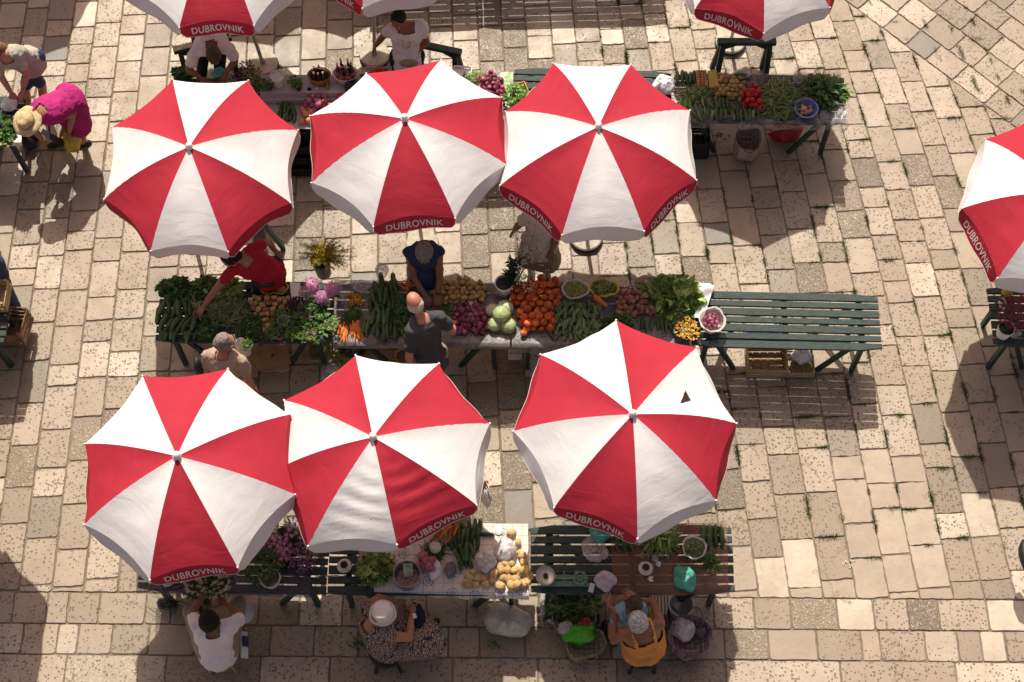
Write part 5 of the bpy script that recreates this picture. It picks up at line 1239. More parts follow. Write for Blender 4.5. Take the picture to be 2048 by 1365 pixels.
grid_sheet('plastic_sheet', 'thin reddish brown plastic sheet on the right end table, lower row', 'plastic sheet', [(1225, 1188), (1458, 1186), (1454, 1046), (1222, 1050)], 'sheet_brown', z=.757, hang=.02, amp=.004)
bag('limp clear carrier bag right of the scale', 1190, 1098, 30, 32, .04, 'bag_clear', rot=.4)
bag('full green tinted bag under the torn umbrella', 1200, 1070, 24, 22, .12, 'bag_teal', rot=-.9)
bag('pinkish carrier bag with red and yellow things inside', 1211, 1164, 26, 22, .08, 'bag_pink', rot=-.7)
bag('aqua green plastic bag folded before the bean bag', 1369, 1158, 26, 28, .05, 'bag_teal', rot=.4)
mb = MB(); mb.box(P(1183, 1176, .764), .05, .09, .006, -.25); tag(build(mb, 'cigarette_packet', 'paper', smooth=False), 'small white card packet beside the scale', 'packet')
bag('small crumpled pinkish tissue behind the coffee cup', 1310, 1118, 8, 8, .03, 'bag_pink', handles=False, name='tissue'); bag('small crumpled lilac paper right of the coffee cup', 1317, 1129, 6, 6, .025, 'bag_opaque', handles=False, name='tissue')
for k in range(6): mb = MB(); a = k*1.05; q = P(1302, 1159, .762) + V((.022*math.cos(a)*(k > 0), .02*math.sin(a)*(k > 0), 0)); mb.lathe(q, [(.011, 0), (.012, .01), (.001, .011)], 12); tag(build(mb, 'plastic_disc', 'porcelain'), 'small white clove in the cluster before the coffee cup', 'disc', 'white discs')  # small flat round discs of white plastic
leafheap('rocket_bunch', 'bunch of long green leaves with pale roots by the umbrella corner', 'greens', 1322, 1080, 38, 24, .10, 260, .10, .02, 'lettuce', up=.2)
stalk_fan('rocket_roots', 'pale stalk ends of the long green leaves', 1308, 1108, 46, .08, .5, (0, -1), z=.80, w=26)
rows('cucumber', CUKB, [(1236, 1066), (1266, 1066), (1262, 1100), (1238, 1100)], 'dark cucumber half hidden by the torn umbrella', 'cucumber', 'cucumbers under the torn umbrella', sl=.2, sw=.06, r=.028)
for k in range(4): tag(link('cucumber', CUKB[k % 3], None, P(1408 + 12.5*k, 1072, .79), (0, 0, 1.5 + .03*k), (1.25, .95, 1)), 'long dark cucumber, one of four at the far end of the table', 'cucumber', 'four long cucumbers')
t, c, R_ = open_bag('white plastic bag of green beans beside the four cucumbers', 1386, 1103, 22, .12, 'bag_white', wob=.018)
strands('green_beans', 'green beans in the white bag beside the four cucumbers', 'green beans', 0, 0, 0, 0, .05, 150, .09, .0042, 'bean', c=c + V((0, 0, .075)), ab=(R_*.85, R_*.85))
leafheap('herb_sprigs', 'limp herb sprigs beside the bag of green beans', 'herbs', 1420, 1122, 17, 17, .04, 70, .05, .02, 'herb')
# on the ground along the lower row
t, c, q = crate('wooden crate full of leek and chard trimmings under the scale table', 1145, 1222, .42, .32, .14, 'wood', n=2, rz=.25)
leafheap('vegetable_trimmings', 'mixed green trimmings filling the wooden crate', 'trimmings', 1148, 1216, 50, 30, .12, 260, .12, .045, 'chard', z=.08, ruf=.2)
stalk_fan('leek_stalks', 'pale leek stalks on the mixed trimmings', 1155, 1212, 22, .22, .8, (1, -.3), z=.24, w=34)
bag('dark plastic bag right of the trimmings crate', 1182, 1238, 22, 16, .1, 'eggplant', z=0, handles=False)
tote('striped olive shopping bag holding the bright green bag', 1172, 1292, 46, 26, .30, 'plaid_olive', rot=.3)
bag('bright green plastic bag in the striped shopping bag', 1158, 1272, 40, 24, .14, 'bag_green', z=.20, rot=.15, lean=(.02, 0))
bag('crimson bag behind the bright green bag', 1170, 1252, 17, 14, .14, 'red_plastic', z=.18, handles=False); bag('pinkish bag at the left of the bright green bag', 1132, 1262, 18, 18, .16, 'bag_pink', z=.14)
bag('grey cloth bundle behind the woman in orange', 1214, 1262, 17, 22, .12, 'eggplant', z=0, handles=False, name='bundle')
tote('large blue plaid shopping bag right of the woman in orange', 1377, 1276, 46, 40, .34, 'plaid_blue', rot=-.3)
bag('clear bag knotted inside the plaid shopping bag', 1366, 1262, 27, 24, .14, 'bag_white', z=.20); bag('small grey bag inside the plaid shopping bag', 1402, 1266, 11, 14, .1, 'bag_grey', z=.24)
t, c, R_ = pot('white bucket with tissues behind the plaid shopping bag', 1363, 1208, 25, .24, 'white_plastic', z=0, name='bucket', cat='bucket', taper=.8, inner=None)
bag('crumpled white and red tissues in the white bucket', 1352, 1206, 12, 14, .05, 'bag_pink', z=.12, handles=False, name='tissue')
mb = MB(); mb.box(P(1318, 1203, .1), .20, .26, .1, -.25); tag(build(mb, 'newspaper_stack', 'striped_paper', smooth=False), 'stack of striped papers on the ground behind the child', 'newspapers')
bag('big translucent sack on the ground below the printed tablecloth', 1014, 1246, 60, 36, .26, 'bag_sack', z=.0, rot=-.2, handles=False, name='sack')
bag('thin pinkish carrier bag folded on the ground between stools', 1088, 1208, 10, 26, .05, 'bag_clear', z=.0, handles=False)
mb = MB(); q0 = P(1088, 1240, .02); mb.tube([q0, q0 + V((.06, -.12, .01)), q0 + V((.14, -.10, 0))], .006, 5); tag(build(mb, 'leek_leaf', 'stalk'), 'pale leek leaf on the ground by the striped shopping bag', 'leaf')
mb = MB(); mb.box(P(1108, 1246, .03), .22, .035, .02, -.45); tag(build(mb, 'box_edge', 'paper', smooth=False), 'white strip of cardboard beside the trimmings crate', 'cardboard')
# right table, left tables
t, c, R_ = pot('pale blue bucket of magenta flowers at the right edge', 2014, 656, 17, .16, 'bag_opaque', z=.76, name='bucket', cat='bucket', inner='rubber')
bunch_pink('magenta and crimson zinnias in the pale blue bucket', 2036, 624, 42, 50, 'magenta_petal', leafm='parsley', h=.08, zc=1.0)
bag('small yellow printed bag behind the magenta flowers', 2012, 588, 14, 10, .1, 'bag_yellow', handles=False)
bag('white wrapping paper left of the magenta flowers', 2001, 612, 9, 14, .12, 'bag_opaque', handles=False, name='paper_wrap')
bag('clear plastic under the flower bucket', 2024, 668, 22, 10, .03, 'bag_clear', handles=False)
mb = MB(); cc = P(2052, 1112, .5); mb.ell(cc, [(.07, 0, 0), (0, .16, 0), (0, 0, .06)], 14, 8, nz=.2); tag(build(mb, 'dark_bag', 'black_plastic'), 'dark rounded bag just cut by the right edge', 'bag')
grid_sheet('white_cloth', 'white cloth on the herb table at the left edge', 'cloth', [(-300, 298), (43, 286), (43, 232), (-300, 232)], 'paper', z=.76, hang=.06, amp=.006)
leafheap('herb_heap', 'dark herb bunches on the left edge table beside the straw hat', 'herbs', 8, 262, 28, 34, .13, 420, .05, .035, 'parsley', ruf=.2)
leafheap('herb_heap', 'sunlit yellow green leaves at the front of the left edge table', 'herbs', 14, 284, 10, 12, .05, 70, .05, .035, 'lettuce_pale', ruf=.2)
bag('white paper wrapped greens held over the left edge table', 22, 214, 20, 18, .12, 'bag_opaque', z=.76, handles=False, name='wrapped_greens')
bag('black bag on the ground under the left edge table', 62, 286, 24, 26, .2, 'black_plastic', z=0, handles=False)
crate('wooden crate standing on the left edge table, upper one', -18, 585, .30, .30, .18, 'wood', z=.76, n=2, group='wooden crates at the left edge')
crate('wooden slatted crate low at the left edge', 5, 640, .44, .34, .30, 'wood_dark', z=.12, n=3, group='wooden crates at the left edge', rz=-.1)
heap('tomato', TOMR, [(-30, 640), (14, 640), (14, 662), (-30, 664)], 'red vegetable in the slatted crate at the left edge', 'tomato', 'red vegetables in the left crate', sp=.07, layers=1, z=.25)

# scraps dropped on the paving round the stalls
M('scrap_green', (.06, .13, .025), .7, .4, 30); M('scrap_pale', (.50, .46, .34), .8, .3, 30)
for k, (px, py, mt, l) in enumerate([(716, 1290, 'scrap_green', 'left of the patterned dress'), (858, 1302, 'scrap_pale', 'right of the black stool'), (930, 1172, 'scrap_green', 'below the printed tablecloth'), (1440, 268, 'scrap_green', 'under the bean stall'), (1700, 1125, 'scrap_pale', 'on the pale slabs'), (1445, 790, 'scrap_pale', 'in the striped shadow'), (560, 745, 'scrap_pale', 'below the cardboard lid'), (985, 1285, 'scrap_green', 'below the big sack'), (632, 722, 'scrap_green', 'left of the lettuce trimmings'), (1230, 255, 'scrap_pale', 'behind the torn umbrella stall')]):
    mb = MB()
    for i in range(16 if k < 3 else 9): mb.leaf(P(px + rnd.gauss(0, 7), py + rnd.gauss(0, 6), .008), V((rnd.gauss(0, 1), rnd.gauss(0, 1), .2)), (0, 0, 1), rnd.uniform(.02, .06), .02, .2, 0, .2, 2)
    tag(build(mb, 'leaf_scraps', [mt]), ('pale' if 'pale' in mt else 'green') + ' leaf scraps on the paving ' + l, 'scraps', None, 'stuff')
# ================================================================== people
M('skin_tan', (.40, .19, .11), .5, .12, 9); M('skin_brown', (.27, .115, .06), .5, .12, 9); M('skin_pink', (.50, .22, .15), .45, .12, 9); M('skin_light', (.50, .28, .19), .5, .1, 9)
M('hair_dark', (.014, .008, .006), .85, .4, 60, .006, 160, stretch=(1, 1, .3)); M('hair_brown', (.075, .04, .022), .6, .4, 60, .006, 160); M('hair_grey', (.17, .145, .12), .6, .5, 60, .01, 90, tint=(.36, .31, .27))
M('hair_silver', (.36, .35, .33), .5, .5, 45, .014, 70, tint=(.68, .66, .62)); M('hair_white', (.52, .46, .40), .6, .3, 60, .006, 160); M('hair_sand', (.20, .115, .05), .6, .3, 60, .006, 160)
M('cloth_white', (.80, .72, .70), .85, .06, 6, .006, 14); M('cloth_red', (.42, .010, .022), .85, .15, 8, .005, 16); M('cloth_blue', (.020, .036, .085), .85, .2, 8, .005, 16)
M('cloth_charcoal', (.055, .055, .062), .9, .2, 8, .006, 16); M('cloth_beige', (.40, .30, .23), .85, .08, 8, .006, 16); M('cloth_magenta', (.40, .012, .15), .8, .1, 6, .006, 12)
M('cloth_greygreen', (.42, .40, .33), .85, .1, 8, .005, 16); M('cloth_orange', (.66, .27, .06), .8, .08, 8, .005, 16); M('denim', (.035, .055, .12), .85, .35, 14, .003, 60)
M('cloth_navy', (.012, .016, .035), .85, .3, 8, .004, 20); M('cloth_black', (.012, .011, .012), .85, .3, 8); M('cloth_khaki', (.33, .26, .17), .85, .1, 8, .005, 16); M('cloth_sky', (.25, .42, .48), .85, .1, 8)
M('straw', (.62, .45, .22), .75, .25, 30, .003, 120, tint=(.76, .60, .34)); M('hat_white', (.72, .62, .58), .85, .06, 9, .004, 20); M('leather', (.03, .022, .02), .5, .2, 9); M('eye_white', (.7, .68, .65), .3); M('eye_dark', (.02, .012, .01), .2); M('lips', (.42, .10, .08), .5)
def zig(t, c):
    n = tex(t, 'Voronoi', 26, c, Randomness=1.0, feature='DISTANCE_TO_EDGE'); w_ = tex(t, 'Wave', 22, c, Distortion=9.0, Detail=1.0)
    return mixc(t, mth(t, 'MAXIMUM', ramp(t, n.outputs[0], [(.04, 1), (.08, 0)]), ramp(t, w_.outputs[0], [(.5, 0), (.6, 1)])), (.50, .38, .32), (.035, .02, .025))
print_mat('pattern_dress', None, zig)
def flo(t, c):
    n = tex(t, 'Voronoi', 13, c, Randomness=.9); w_ = tex(t, 'Noise', 30, c, Detail=2.0)
    return mixc(t, mth(t, 'MULTIPLY', ramp(t, n.outputs[0], [(.22, 0), (.26, 1), (.36, 1), (.4, 0)]), ramp(t, w_.outputs[0], [(.45, 0), (.5, .6)])), (.64, .55, .45), (.22, .14, .10))
print_mat('floral_cloth', None, flo)
def remesh(mb, name, mat, parent, voxel=.012, extra=None, smooth=4, puff=0.):
    me = mb.mesh('tmp', 'rubber'); o = bpy.data.objects.new('tmp', me); C.objects.link(o)
    md = o.modifiers.new('r', 'REMESH'); md.mode = 'VOXEL'; md.voxel_size = voxel; md.use_smooth_shade = True
    s = o.modifiers.new('s', 'SMOOTH'); s.iterations = smooth; s.factor = .5
    me2 = bpy.data.meshes.new_from_object(o.evaluated_get(bpy.context.evaluated_depsgraph_get())); bpy.data.objects.remove(o); bpy.data.meshes.remove(me)
    out = MB(); out.v = [tuple(v.co) for v in me2.vertices]; out.f = [tuple(p.vertices) for p in me2.polygons]; out.m = [0]*len(out.f)
    if puff:
        nv = [v.normal.copy() for v in me2.vertices]
        out.v = [tuple(V(q) + nv[i]*(noise.noise(V(q)*9)*puff + abs(noise.noise(V(q)*21 + V((3, 0, 0))))*puff*.8)) for i, q in enumerate(out.v)]
    bpy.data.meshes.remove(me2)
    if extra: extra(out)
    return build(out, name, mat if isinstance(mat, list) else [mat], parent)
def person(label, J, skin, face, crown=None, top='cloth_white', sleeve=.45, bottom='cloth_navy', skirt=False, leglen=1., hair='hair_dark', hairk=1., bald=False, shoes='leather', fat=1., topdrop=.0, hand='relaxed', nolegs=False, scoop=0, hs=1., loc=None, group=None, straps=False, longhair=0.):
    j = {k: (P(*v) if isinstance(v, tuple) else v) for k, v in J.items()}
    root = P(J['Fa'][0], J['Fa'][1], 0) if 'Fa' in J else V((j['P'].x, j['P'].y, 0))
    t = thing('person', label, 'person', root, group)
    N, Pv, Sa, Sb, Hd = j['N'], j['P'], j['Sa'], j['Sb'], j['H']
    up = (N-Pv).normalized(); rt = (Sb-Sa); rt = (rt - up*rt.dot(up)).normalized(); fw = up.cross(rt)
    f = V(face).normalized()
    if fw.dot(f) < 0: fw = -fw
    L = (N-Pv).length
    hipc = Pv; hw = .085*fat; Ha, Hb = Pv - rt*hw, Pv + rt*hw
    if 'Ka' not in j: j['Ka'] = Ha.lerp(j['Fa'], .5) + fw*.03
    if 'Kb' not in j: j['Kb'] = Hb.lerp(j['Fb'], .5) + fw*.03
    def torso(mb, g=0., lo=0, hi=1):
        mb.ell(Pv + up*L*.70, [rt*(.148*fat+g), fw*(.105*fat+g), up*(.19+g)], 22, 14)
        mb.ell(Pv + up*L*.36, [rt*(.128*fat+g), fw*(.095*fat+g), up*(.17+g)], 22, 14)
        mb.ell(Pv + up*.0, [rt*(.158*fat+g), fw*(.115*fat+g), up*(.12+g)], 22, 14)
        mb.cap(Sa, N - up*.03, .050+g, .055+g); mb.cap(Sb, N - up*.03, .050+g, .055+g)
        mb.cap(Sa, Pv + up*L*.62 - rt*.07, .05+g, .07+g); mb.cap(Sb, Pv + up*L*.62 + rt*.07, .05+g, .07+g)
    u = V(crown).normalized() if crown else (up*.5 + (Hd-N).normalized()).normalized()
    f = (f - u*f.dot(u)).normalized(); r_ = f.cross(u)
    mb = MB(); torso(mb)
    mb.cap(N - up*.03, Hd - u*.04 - f*.015, .050, .047)
    mb.ell(Hd + u*.012 - f*.005, [r_*.074*hs, f*.094*hs, u*.105*hs], 22, 16)
    mb.ell(Hd - u*.055 + f*.028, [r_*.054*hs, f*.062*hs, u*.062*hs], 18, 12)
    mb.cap(Hd + f*.088*hs + u*.01, Hd + f*.104*hs - u*.022, .010, .014)          # nose
    mb.cap(Hd - u*.105*hs + f*.072*hs, Hd - u*.10*hs + f*.066*hs, .018, .018)    # chin
    mb.cap(Hd + f*.078*hs + u*.034 - r_*.035, Hd + f*.078*hs + u*.034 + r_*.035, .014, .014)   # brow
    for s in (-1, 1): mb.ell(Hd + r_*.076*s*hs - u*.008 - f*.008, [r_*.010, f*.019, u*.030], 10, 8)
    for S, E, W_ in ((Sa, j['Ea'], j['Wa']), (Sb, j['Eb'], j['Wb'])):
        mb.cap(S, E, .047*fat**.5, .038*fat**.5); mb.cap(E, E.lerp(W_, .35), .038, .036*fat**.5); mb.cap(E.lerp(W_, .35), W_, .036*fat**.5, .024)
    legs = []
    if not nolegs:
        for Hq, K, F_ in ((Ha, j['Ka'], j['Fa']), (Hb, j['Kb'], j['Fb'])):
            A = F_ + V((0, 0, .07)); mb.cap(Hq, K, .085*fat**.6, .054); mb.cap(K, K.lerp(A, .35), .052, .052*fat**.4); mb.cap(K.lerp(A, .35), A, .052*fat**.4, .034)
            tf = V((fw.x, fw.y, 0)); tf = tf.normalized() if tf.length > .1 else V((0, 1, 0)); mb.cap(A - V((0, 0, .04)), F_ + tf*.13 + V((0, 0, .025)), .036, .026); legs.append((Hq, K, A, F_, tf))
    def hands(out):
        for k, (E, W_) in enumerate(((j['Ea'], j['Wa']), (j['Eb'], j['Wb']))):
            d = (W_-E).normalized(); n = d.cross(V((0, 0, 1))); n = n.normalized() if n.length > .1 else V((1, 0, 0)); pn = n.cross(d)   # palm faces down
            if pn.z < 0: pn = -pn
            out.ell(W_ + d*.045, [n*.041, pn*.016, d*.054], 12, 8)
            for q in range(4):
                b0 = W_ + d*.082 + n*(q-1.5)*.0205; l = (.062, .074, .070, .052)[q] if k else (.052, .070, .074, .062)[q]
                sp = n*(q-1.5)*.12; c1, c2 = (.25, .7) if hand == 'relaxed' else (.6, 1.5)
                d1 = (d + sp - pn*c1).normalized(); d2 = (d + sp - pn*c2).normalized(); out.tube([b0 - d*.02, b0, b0 + d1*l*.5, b0 + d1*l*.5 + d2*l*.32, b0 + d1*l*.5 + d2*l*.5], [.0085, .009, .0085, .0075, .003], 7)
            sgn = 1 if k == 0 else -1; b0 = W_ + d*.03 + n*.034*sgn; dd = (d*.7 + n*.75*sgn - pn*.3).normalized(); out.tube([b0 - dd*.02, b0, b0 + dd*.03, b0 + dd*.03 + d*.028], [.012, .0115, .0100, .005], 7)
    remesh(mb, 'body', skin, t, .0115, hands)
    # face details
    for s in (-1, 1):
        mb = MB(); e = Hd + f*.086*hs + r_*.031*s + u*.012; mb.ell(e, [r_*.012, f*.008, u*.008], 10, 7, 0); mb.ell(e + f*.0055, [r_*.005, f*.004, u*.005], 8, 6, 1); build(mb, 'eye', ['eye_white', 'eye_dark'], t)
    mb = MB(); mb.ell(Hd + f*.088*hs - u*.052, [r_*.022, f*.009, u*.008], 10, 7); build(mb, 'mouth', 'lips', t)
    # hair
    mb = MB()
    if bald:
        mb.ell(Hd - f*.022 - u*.022, [r_*.081, f*.088, u*.078], 22, 16)
    else:
        mb.ell(Hd - f*.022 + u*.022*hairk, [r_*.084*hs*hairk, f*.092*hs*hairk, u*.106*hs*hairk], 24, 18); mb.ell(Hd - f*.045 - u*.03, [r_*.066*hs, f*.052*hs, u*.075*hs], 18, 12)
        if longhair: mb.cap(Hd - f*.05 - u*.02, Hd - f*.06 - u*(.02+longhair), .06, .045)
    remesh(mb, 'hair', hair, t, .010, None, 2, .010)
    # shirt
    if top:
        mb = MB(); torso(mb, .014)
        if topdrop: mb.cap(Pv + up*.02, Pv - V((0, 0, topdrop)), .155*fat, .165*fat)
        if sleeve > 0:
            for S, E in ((Sa, j['Ea']), (Sb, j['Eb'])): mb.cap(S, S.lerp(E, sleeve), .062, .060*fat**.3)
        out = remesh(mb, 'top', top, t, .012, None, 3, .017)
        # open neckline / lower cut: drop the cloth above the collar, and below the seat
        me = out.data; import bmesh; bm = bmesh.new(); bm.from_mesh(me)
        cn = N + up*.0; kill = []
        for v in bm.verts:
            d = v.co - cn; a_ = d.dot(up); side = abs(d.dot(rt)); back = d.dot(fw)
            if (a_ > -.012 - scoop*.5 and side < .062 + scoop*.6) or (straps and a_ > -.10 and (side > .115 or side < .07)): kill.append(v)
            elif straps and side > .115 and a_ > -.16: kill.append(v)
            elif not topdrop and (v.co - Pv).dot(up) < -.055: kill.append(v)
        bmesh.ops.delete(bm, geom=kill, context='VERTS'); bm.to_mesh(me); bm.free()
    if bottom and not nolegs:
        mb = MB()
        mb.ell(Pv - up*.005, [rt*(.170*fat), fw*(.127*fat), up*.115], 22, 14)
        if skirt:
            ka, kb = legs[0], legs[1]; kk = leglen
            def down(k):      # centre line of the skirt
                m_ = (ka[1]+kb[1])/2; 
                return Pv.lerp(m_, min(1, k)) if k <= 1 else m_.lerp((ka[2]+kb[2])/2, k-1)
            for i in range(9):
                k = kk*i/8; c = down(k); sp = (ka[1]-kb[1]).length*.5*min(1, k)
                mb.cap(c - rt*(.05+sp*.8), c + rt*(.05+sp*.8), .115*fat + .012*k, .115*fat + .012*k)
        else:
            for Hq, K, A, F_, tf in legs:
                k1 = min(1, leglen*2); mb.cap(Hq, Hq.lerp(K, k1), .098*fat**.6, .074)
                if leglen > .5: mb.cap(K, K.lerp(A, min(1, (leglen-.5)*2)), .07, .062)
        remesh(mb, 'skirt' if skirt else 'trousers', bottom, t, .013, None, 3, .010)
    if shoes and not nolegs:
        for Hq, K, A, F_, tf in legs:
            mb = MB(); mb.cap(F_ - tf*.03 + V((0, 0, .03)), F_ + tf*.12 + V((0, 0, .028)), .040, .034); mb.cap(F_ - tf*.05 + V((0, 0, .014)), F_ + tf*.15 + V((0, 0, .014)), .038, .036); o = remesh(mb, 'shoe', shoes, t, .009, None, 2)
    return t, dict(up=up, rt=rt, fw=fw, f=f, u=u, r=r_, j=j, Hd=Hd)
def hat(parent, c, u, R_, mat, crown=.092, h=.10, droop=.02, band=None):
    mb = MB(); M3 = V(u).to_track_quat('Z', 'Y').to_matrix()
    mb.lathe(c, [(R_, -droop), (R_*.99, -droop+.006), (R_*.72, .004), (crown*1.08, .0), (crown*1.02, .02), (crown*.96, h*.6), (crown*.84, h*.88), (crown*.5, h*.99), (.001, h*.94)], 40, M3=M3, wob=.010)
    o = build(mb, 'hat', mat, parent)
    if band: mb = MB(); mb.lathe(c, [(crown*1.10, .006), (crown*1.06, .032)], 36, M3=M3, wob=.010); build(mb, 'hat_band', band, o)
    return o
S = lambda *a: a
# woman in printed white shirt (top)
t, q = person('woman in a white short sleeved shirt with a line drawing and a belt pouch', dict(H=(797, 40, 1.56), N=(812, 50, 1.42), Sa=(784, 58, 1.36), Sb=(844, 52, 1.38), Ea=(765, 74, 1.12), Wa=(752, 92, .95), Eb=(853, 86, 1.12), Wb=(836, 103, 1.04), P=(814, 112, .93), Fa=(798, 208, 0), Fb=(830, 208, 0)), 'skin_brown', (-.3, -1, -.5), (-.2, -.5, 1), 'cloth_white', .45, 'cloth_black', hair='hair_dark', fat=1.15, topdrop=.08, scoop=.05)
mb = MB(); c = q['j']['P'] + q['fw']*.17 + V((.02, 0, .07)); mb.ell(c, [(.11, 0, 0), (0, .035, 0), (0, 0, .055)], 16, 10, nz=.2); build(mb, 'belt_pouch', 'cloth_khaki', t)
def drawing(t, q):
    U_, R2, F2 = q['up'], q['rt'], q['fw']; c = q['j']['P'].lerp(q['j']['N'], .66) + F2*.142*1.0; mb = MB()
    A = lambda pts: mb.tube([c - R2*x*.9 + U_*y*.9 - F2*(abs(x)*.25 + abs(y)*.12) + F2*.012 for x, y in pts], .0022, 5)
    A([(.09, .07), (.05, .075), (.03, .03), (.06, -.01), (.04, -.05)]); A([(.0, .02), (-.03, .035), (-.05, .01), (-.04, -.02), (-.01, -.015)]); A([(.03, -.05), (.0, -.06), (-.03, -.03), (-.04, -.06)]); A([(-.02, .05), (-.06, .04)])
    build(mb, 'line_drawing', 'cloth_black', t)
drawing(t, q)
# woman bending in white, top left
t, q = person('woman in a white shirt bending over herbs with a mint green bag', dict(H=(428, 112, 1.30), N=(424, 96, 1.30), Sa=(390, 104, 1.22), Sb=(459, 98, 1.22), Ea=(378, 140, 1.0), Wa=(402, 157, .90), Eb=(470, 122, 1.0), Wb=(452, 146, .90), P=(420, 66, .95), Fa=(405, 168, 0), Fb=(440, 168, 0)), 'skin_brown', (0, -1, -1.2), (.1, -1, .5), 'cloth_white', .6, 'cloth_navy', hair='hair_brown', fat=1.25, topdrop=.05)
bag('mint green plastic bag in the hands of the woman bending in white', 436, 148, 19, 11, .06, 'bag_teal', z=.84, rot=.6)
# man leaning over the left table
t, q = person('person in a grey T shirt and denim shorts leaning over the left edge table', dict(H=(-4, 104, 1.36), N=(12, 110, 1.32), Sa=(-8, 128, 1.24), Sb=(36, 112, 1.27), Ea=(4, 156, 1.02), Wa=(22, 186, .90), Eb=(54, 150, 1.02), Wb=(44, 184, .90), P=(60, 122, .93), Ka=(84, 172, .47), Fa=(92, 222, 0), Fb=(62, 232, 0), Kb=(50, 178, .47)), 'skin_pink', (-.6, -1, -.8), (-.6, -.4, .7), 'cloth_greygreen', .5, 'denim', leglen=.42, hair='hair_sand', fat=1.08, topdrop=.03)
# woman in magenta with straw hat
t, q = person('woman in a magenta dress and straw hat bending down with a yellow bag', dict(H=(62, 246, .98), N=(84, 228, 1.03), Sa=(72, 214, 1.0), Sb=(100, 238, .96), Ea=(70, 262, .78), Wa=(84, 280, .62), Eb=(146, 228, .86), Wb=(138, 266, .62), P=(142, 196, .90), Ka=(136, 250, .47), Fa=(126, 286, 0), Kb=(160, 246, .47), Fb=(170, 290, 0)), 'skin_tan', (-.7, -.5, -1), (-1, -.5, .25), 'cloth_magenta', .0, 'cloth_magenta', skirt=True, leglen=.85, hair='hair_brown', fat=1.18, topdrop=.0)
hat(t, q['Hd'] + q['u']*.035 + V((0, 0, .045)), V((-.25, -.35, 1)), .175, 'straw', .095, .10, .015, 'cloth_khaki')
bag('yellow plastic carrier bag hanging from the hand of the woman in magenta', 150, 296, 19, 21, .30, 'bag_yellow', z=.22, rot=.2)
mb = MB(); a = P(96, 240, .95); b = P(106, 276, .48); M3 = Matrix.Rotation(-.55, 3, 'Z') @ Matrix.Rotation(.35, 3, 'X'); mb.box(b, .15, .07, .30, M3=M3); mb.tube([a, b + V((0, 0, .14))], .011, 6); tag(build(mb, 'shoulder_bag', 'leather', smooth=False), 'black shoulder bag hanging beside the yellow carrier bag', 'bag')
# red shirted vendor
t, q = person('vendor in a red T shirt reaching over the table to a celery bunch', dict(H=(462, 516, 1.40), N=(489, 518, 1.33), Sa=(466, 538, 1.26), Sb=(506, 498, 1.34), Ea=(431, 580, 1.03), Wa=(407, 613, .90), Eb=(538, 484, 1.16), Wb=(552, 505, 1.0), P=(536, 546, .95), Fa=(520, 632, 0), Fb=(552, 640, 0)), 'skin_tan', (-1, -.7, -.7), (-1, -.15, .8), 'cloth_red', .45, 'cloth_navy', hair='hair_dark', fat=1.14, topdrop=.04)
mb = MB(); mb.ell(q['j']['P'] + V((-.04, -.14, .03)), [(.13, 0, 0), (0, .05, 0), (0, 0, .055)], 16, 10, nz=.15); build(mb, 'belt_pouch', 'leather', t)
bag('clear crumpled bag in the lowered hand of the red shirted vendor', 545, 520, 18, 22, .2, 'bag_clear', z=.66)
# woman in blue
t, q = person('grey haired woman in a sleeveless blue top reaching to the vegetables', dict(H=(849, 508, 1.40), N=(848, 497, 1.32), Sa=(818, 506, 1.26), Sb=(877, 504, 1.26), Ea=(828, 556, 1.0), Wa=(851, 592, .90), Eb=(879, 556, 1.0), Wb=(876, 592, .90), P=(850, 540, .93), Fa=(835, 628, 0), Fb=(866, 628, 0)), 'skin_brown', (.1, -1, -.8), (.0, -.65, 1), 'cloth_blue', .0, 'cloth_khaki', hair='hair_grey', hairk=1.1, fat=1.12, topdrop=.06, hand='curl')
mb = MB(); w_ = q['j']['Wb'] + (q['j']['Eb']-q['j']['Wb']).normalized()*.02; d = (q['j']['Eb']-q['j']['Wb']).normalized(); mb.lathe(w_, [(.028, -.006), (.030, 0), (.028, .006)], 16, M3=d.to_track_quat('Z', 'Y').to_matrix()); mb.box(w_ + V((0, 0, .028)), .02, .02, .006); build(mb, 'watch', 'leather', t)
# bald man
t, q = person('bald man in a charcoal T shirt standing with his back to us', dict(H=(829, 604, 1.63), N=(843, 634, 1.48), Sa=(822, 662, 1.40), Sb=(881, 634, 1.42), Ea=(818, 718, 1.13), Wa=(822, 724, .98), Eb=(905, 664, 1.15), Wb=(906, 648, .97), P=(858, 712, .95), Fa=(846, 800, 0), Fb=(880, 795, 0)), 'skin_pink', (-.35, 1, -.25), (-.25, .25, 1), 'cloth_charcoal', .6, 'cloth_khaki', leglen=1., hair='hair_white', bald=True, fat=1.17, topdrop=.12)
# man with glasses
t, q = person('grey haired man with glasses in a beige T shirt with a backpack strap', dict(H=(450, 686, 1.62), N=(447, 706, 1.48), Sa=(416, 712, 1.40), Sb=(482, 724, 1.40), Ea=(412, 745, 1.13), Wa=(452, 742, 1.08), Eb=(497, 762, 1.12), Wb=(506, 774, .92), P=(458, 772, .95), Fa=(445, 860, 0), Fb=(480, 860, 0)), 'skin_pink', (.9, .35, -.3), (.1, .2, 1), 'cloth_beige', .5, 'cloth_khaki', hair='hair_grey', fat=1.17, topdrop=.1)
mb = MB(); H_, f_, u_, r2 = q['Hd'], q['f'], q['u'], q['r']
for s in (-1, 1):
    cc = H_ + f_*.105 + r2*.034*s + u_*.012; mb.tube([cc + r2*.025*math.cos(a) + u_*.018*math.sin(a) for a in [k*.6283 for k in range(11)]], .0022, 5); mb.tube([cc + r2*.025*s, H_ + r2*.084*s + u_*.015], .0022, 5)
mb.tube([H_ + f_*.107 - r2*.012 + u_*.016, H_ + f_*.107 + r2*.012 + u_*.016], .0022, 5); build(mb, 'glasses', 'steel', t)
